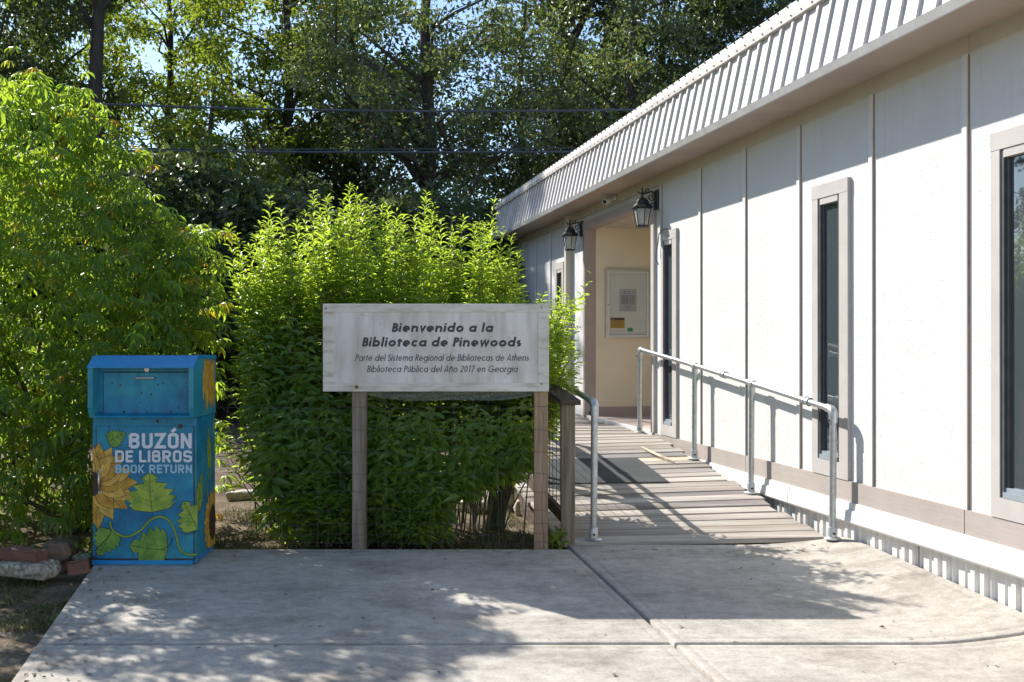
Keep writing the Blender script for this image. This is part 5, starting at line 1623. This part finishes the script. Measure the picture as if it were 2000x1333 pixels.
def limb_geo(seed, h, r0, C, lean=0, nl=16, start=.25):
    rg = np.random.default_rng(seed)
    mb = MB()
    k = 9
    tp = [(lean * (i / k) ** 2 + .10 * math.sin(i * 1.7 + seed), .10 * math.cos(i * 1.3 + seed), h * i / k - .25) for i in range(k + 1)]
    mb.tube(tp, [r0 * (1.25 if i == 0 else 1) * (1 - .82 * i / k) for i in range(k + 1)], 10, False)
    for q in rg.permutation(len(C))[:nl]:
        c = C[q]
        zz_ = max(h * start, min(c[2] - abs(rg.normal(.9, .5)) - .3 * math.hypot(c[0], c[1]), h * .93))
        f_ = (zz_ + .25) / h
        bx = lean * f_ ** 2
        rr0 = r0 * (1 - .82 * f_) * .5
        p0 = Vector((bx, 0, zz_)); p3 = Vector(c)
        p1 = p0.lerp(p3, .35) + Vector(rg.normal(0, .18, 3)); p2 = p0.lerp(p3, .7) + Vector(rg.normal(0, .22, 3))
        mb.tube([p0, p1, p2, p3], [rr0, rr0 * .7, rr0 * .4, .012], 6, False)
        for _ in range(2):
            e = p3 + Vector(rg.normal(0, .8, 3)); mb.tube([p2, p2.lerp(e, .5) + Vector(rg.normal(0, .1, 3)), e], [rr0 * .3, .012, .006], 4, False)
    return mb
KIND = {}
def make_kind(key, mat, seed, n, rx, ry, z0, z1, ls, clumps, spread, h, r0, nl, start):
    v, F, rn, C = crown_geo(seed, n, rx, ry, z0, z1, ls, clumps, spread)
    cm_ = fast_mesh('crown', v, F, MT[mat], rn)
    tm = limb_geo(seed, h, r0, C, 0, nl, start).mesh('trunk', MT['bark'], smooth=True)
    KIND[key] = (cm_, tm)
make_kind('oak', 'leaf_oak', 1, 26000, 3.7, 3.2, 1.6, 13.5, .145, 170, .72, 13.5, .26, 34, .22)
make_kind('broad', 'leaf_tree', 2, 19000, 3.9, 3.2, 2.0, 15.0, .185, 120, .72, 15, .24, 30, .25)
make_kind('broad2', 'leaf_tree', 3, 17000, 3.4, 3.0, 1.0, 12.0, .19, 105, .72, 12, .22, 26, .2)
make_kind('pine', 'leaf_dark', 4, 6500, 3.4, 3.0, 9.0, 16.5, .20, 34, .7, 17, .30, 26, .3)
make_kind('dark', 'leaf_dark', 5, 22000, 3.6, 3.2, .8, 13.5, .20, 130, .8, 13.5, .26, 24, .2)
make_kind('under', 'leaf_dark', 6, 16000, 2.3, 1.7, .0, 4.6, .15, 60, .7, 4.2, .09, 16, .1)
make_kind('under2', 'leaf_oak', 7, 15000, 2.2, 1.6, .0, 4.2, .14, 60, .65, 4.0, .08, 14, .1)
trees = [
    # px at its distance, Y, kind, scale xy, scale z, rot, name, label
    (-40, 25.5, 'dark', .9, 1.05, 10, 'dark_tree', 'dark tree cut by the left edge of the picture behind the palmate shrub'),
    (190, 26.0, 'pine', .95, 1.0, 40, 'pine_tree', 'tree with a straight dark bare trunk rising above the palmate shrub'),
    (330, 33.0, 'broad', .95, 1.0, 70, 'broadleaf_tree', 'yellowish green tree just right of the bare dark trunk'),
    (560, 29.0, 'broad', .95, 1.02, 200, 'broadleaf_tree', 'tall yellow green tree left of the glossy grey green tree'),
    (415, 24.5, 'broad2', .85, .62, 120, 'understorey_tree', 'shorter dark leaved tree above the gap between shrub and bush'),
    (690, 31.0, 'dark', .95, 1.0, 300, 'dark_tree', 'dark tree showing between the yellow green tree and the glossy tree'),
    (835, 24.0, 'oak', 1.0, 1.0, 20, 'glossy_oak', 'large tree with glittering grey green leaves above the sign'),
    (1105, 29.0, 'pine', 1.0, 1.0, 160, 'pine_tree', 'tall tree with a thick dark trunk behind the far roof corner'),
    (1020, 27.5, 'oak', .85, .78, 250, 'glossy_oak', 'glossy leaved tree just left of the far roof corner'),
    (1235, 26.5, 'oak', .9, .95, 15, 'broadleaf_tree', 'reddish tinged tree rising just above the middle of the roofline'),
    (1300, 31.0, 'dark', 1.05, 1.1, 100, 'dark_tree', 'dark tree above the roofline at the top right of the picture'),
    (1480, 29.0, 'dark', 1.05, 1.1, 210, 'dark_tree', 'dark tree just above the roof edge near the upper right'),
    (1180, 35.0, 'dark', 1.0, .9, 330, 'dark_tree', 'dark green tree far behind the thick dark trunk'),
    (95, 30.0, 'broad2', .8, 1.25, 200, 'broadleaf_tree', 'thin leaved tree just left of the bare dark trunk'),
    (60, 37.0, 'broad2', 1.0, .95, 280, 'broadleaf_tree', 'distant thin tree against the bright sky at upper left'),
]
for px_, Y, kd, sx1, sz1_, rt_, nm, lb in trees:
    X = (px_ - 1000) * Y / 1944
    t_ = thing(nm, lb, 'tree', (X, Y, gz(X, Y)), R(rt_), 'trees of the wood behind the building')
    t_.scale = (sx1, sx1, sz1_)
    cm_, tm = KIND[kd]
    link('crown', cm_, t_, kind='stuff'); link('trunk', tm, t_)
# wood goes on at left; first three added to keep sky off the wall
for px_, (X, Y, kd, sx1, sz1_, rt_) in enumerate([(-10.6, 2.0, 'dark', .8, .60, 30), (-9.8, -4.0, 'dark', .8, .66, 77), (-11.8, 8.0, 'dark', .75, .54, 190), (-15.5, 10.0, 'broad2', 1.0, .72, 130), (-16.0, 17.0, 'dark', 1.0, .68, 220)]):
    t_ = thing('broadleaf_tree', ['dark tree beyond the left side of the path', 'dark tree at the left nearest the viewer', 'dark tree just left of the palmate shrub', 'green tree left of the palmate shrub', 'dark tree at the left behind the palmate shrub'][px_], 'tree', (X, Y, gz(X, Y)), R(rt_), 'trees around the forecourt')
    t_.scale = (sx1, sx1, sz1_)
    cm_, tm = KIND[kd]
    link('crown', cm_, t_, kind='stuff'); link('trunk', tm, t_)
unders = [(60, 19, 'under', 0), (215, 18.0, 'under', 60), (395, 17.0, 'under', 120), (520, 18.5, 'under', 200), (640, 17.5, 'under2', 10), (780, 18.5, 'under2', 80), (870, 18.6, 'under', 140), (985, 23.0, 'under2', 220), (1110, 23.5, 'under', 300), (470, 22.5, 'under', 20), (720, 23, 'under', 90), (300, 22, 'under', 250), (-80, 17, 'under', 30)]
und_labels = ['dark thicket shrub at far left behind the palmate shrub', 'dark thicket shrub directly behind the palmate shrub', 'dark thicket shrub in the gap between the palmate shrub and the bush', 'dark thicket shrub behind the left end of the bush', 'glossy thicket shrub behind the left half of the bush', 'glossy thicket shrub behind the middle of the bush', 'dark thicket shrub behind the right half of the bush', 'glossy thicket shrub behind the far corner of the building', 'dark thicket shrub hidden behind the building end', 'deeper thicket shrub left of centre under the trees', 'deeper thicket shrub under the glossy grey green tree', 'deeper thicket shrub under the yellowish tree', 'dark thicket shrub outside the left edge']
for (px_, Y, kd, rt_), lb in zip(unders, und_labels):
    X = (px_ - 1000) * Y / 1944
    if X + T * Y > 3.2 and Y < 19.5: continue
    t_ = thing('thicket_shrub', lb, 'shrub', (X, Y, gz(X, Y)), R(rt_), 'thicket shrubs at the edge of the wood')
    sc_ = .9 + .2 * ((px_ * 7) % 10) / 10
    t_.scale = (1, 1, sc_)
    cm_, tm = KIND[kd]
    link('crown', cm_, t_, kind='stuff'); link('trunk', tm, t_)

# far woodland that reads as one mass
rg = np.random.default_rng(77)
n = 60000
x = rg.uniform(-45, 30, n); y = rg.uniform(42, 52, n)
top = 7.2 + 1.6 * np.sin(x * .35) + 1.0 * np.sin(x * .9 + 1)
z = rg.random(n) * top
P = np.stack([x, y, z + .4], 1)
A = rand_unit(rg, n); Nn = unit(rand_unit(rg, n) * .8 + np.array([0, 0, .8])); L_ = rg.uniform(.35, .6, n)
S = unit(np.cross(A, Nn)); m_ = P + A * (L_ * .5)[:, None]
v = np.stack([P, m_ + S * (L_ * .3)[:, None], P + A * L_[:, None], m_ - S * (L_ * .3)[:, None]], 1).reshape(-1, 3)
b0 = np.arange(n) * 4
F = np.concatenate([np.stack([b0, b0 + 1, b0 + 2], 1), np.stack([b0, b0 + 2, b0 + 3], 1)])
o = link('far_woodland', fast_mesh('far_woodland', v, F, MT['leaf_dark'], np.repeat(rg.random(n), 4))); o['kind'] = 'stuff'
o['label'] = 'low dark mass of distant woodland behind the trees'; o['category'] = 'woodland'

# ------------------------------------------------------------------ overhead cables
def cable(label, Y, y_at, r, group='overhead cables strung in front of the wood'):
    s = 1944 / Y
    t_ = []
    for px_ in range(-1600, 2400, 100):
        pz = y_at(px_)
        t_.append(((px_ - 1000) / s, Y, 1.5 + (670 - pz) / s))
    o = MB().tube(t_, r, 6, False).build('overhead_cable', MT['cable'], smooth=True)
    o['label'] = label; o['category'] = 'cable'; o['group'] = group
cable('thick upper overhead cable sagging in front of the trees', 20.5, lambda x: 218 - ((x - 900) / 640) ** 2 * 12, .024)
cable('lower overhead cable, the thicker of the close pair', 20.5, lambda x: 298 - ((x - 800) / 640) ** 2 * 4, .023)
cable('thin overhead wire just above the lower cable', 20.8, lambda x: 292 + ((x - 620) / 640) ** 2 * -4, .011)
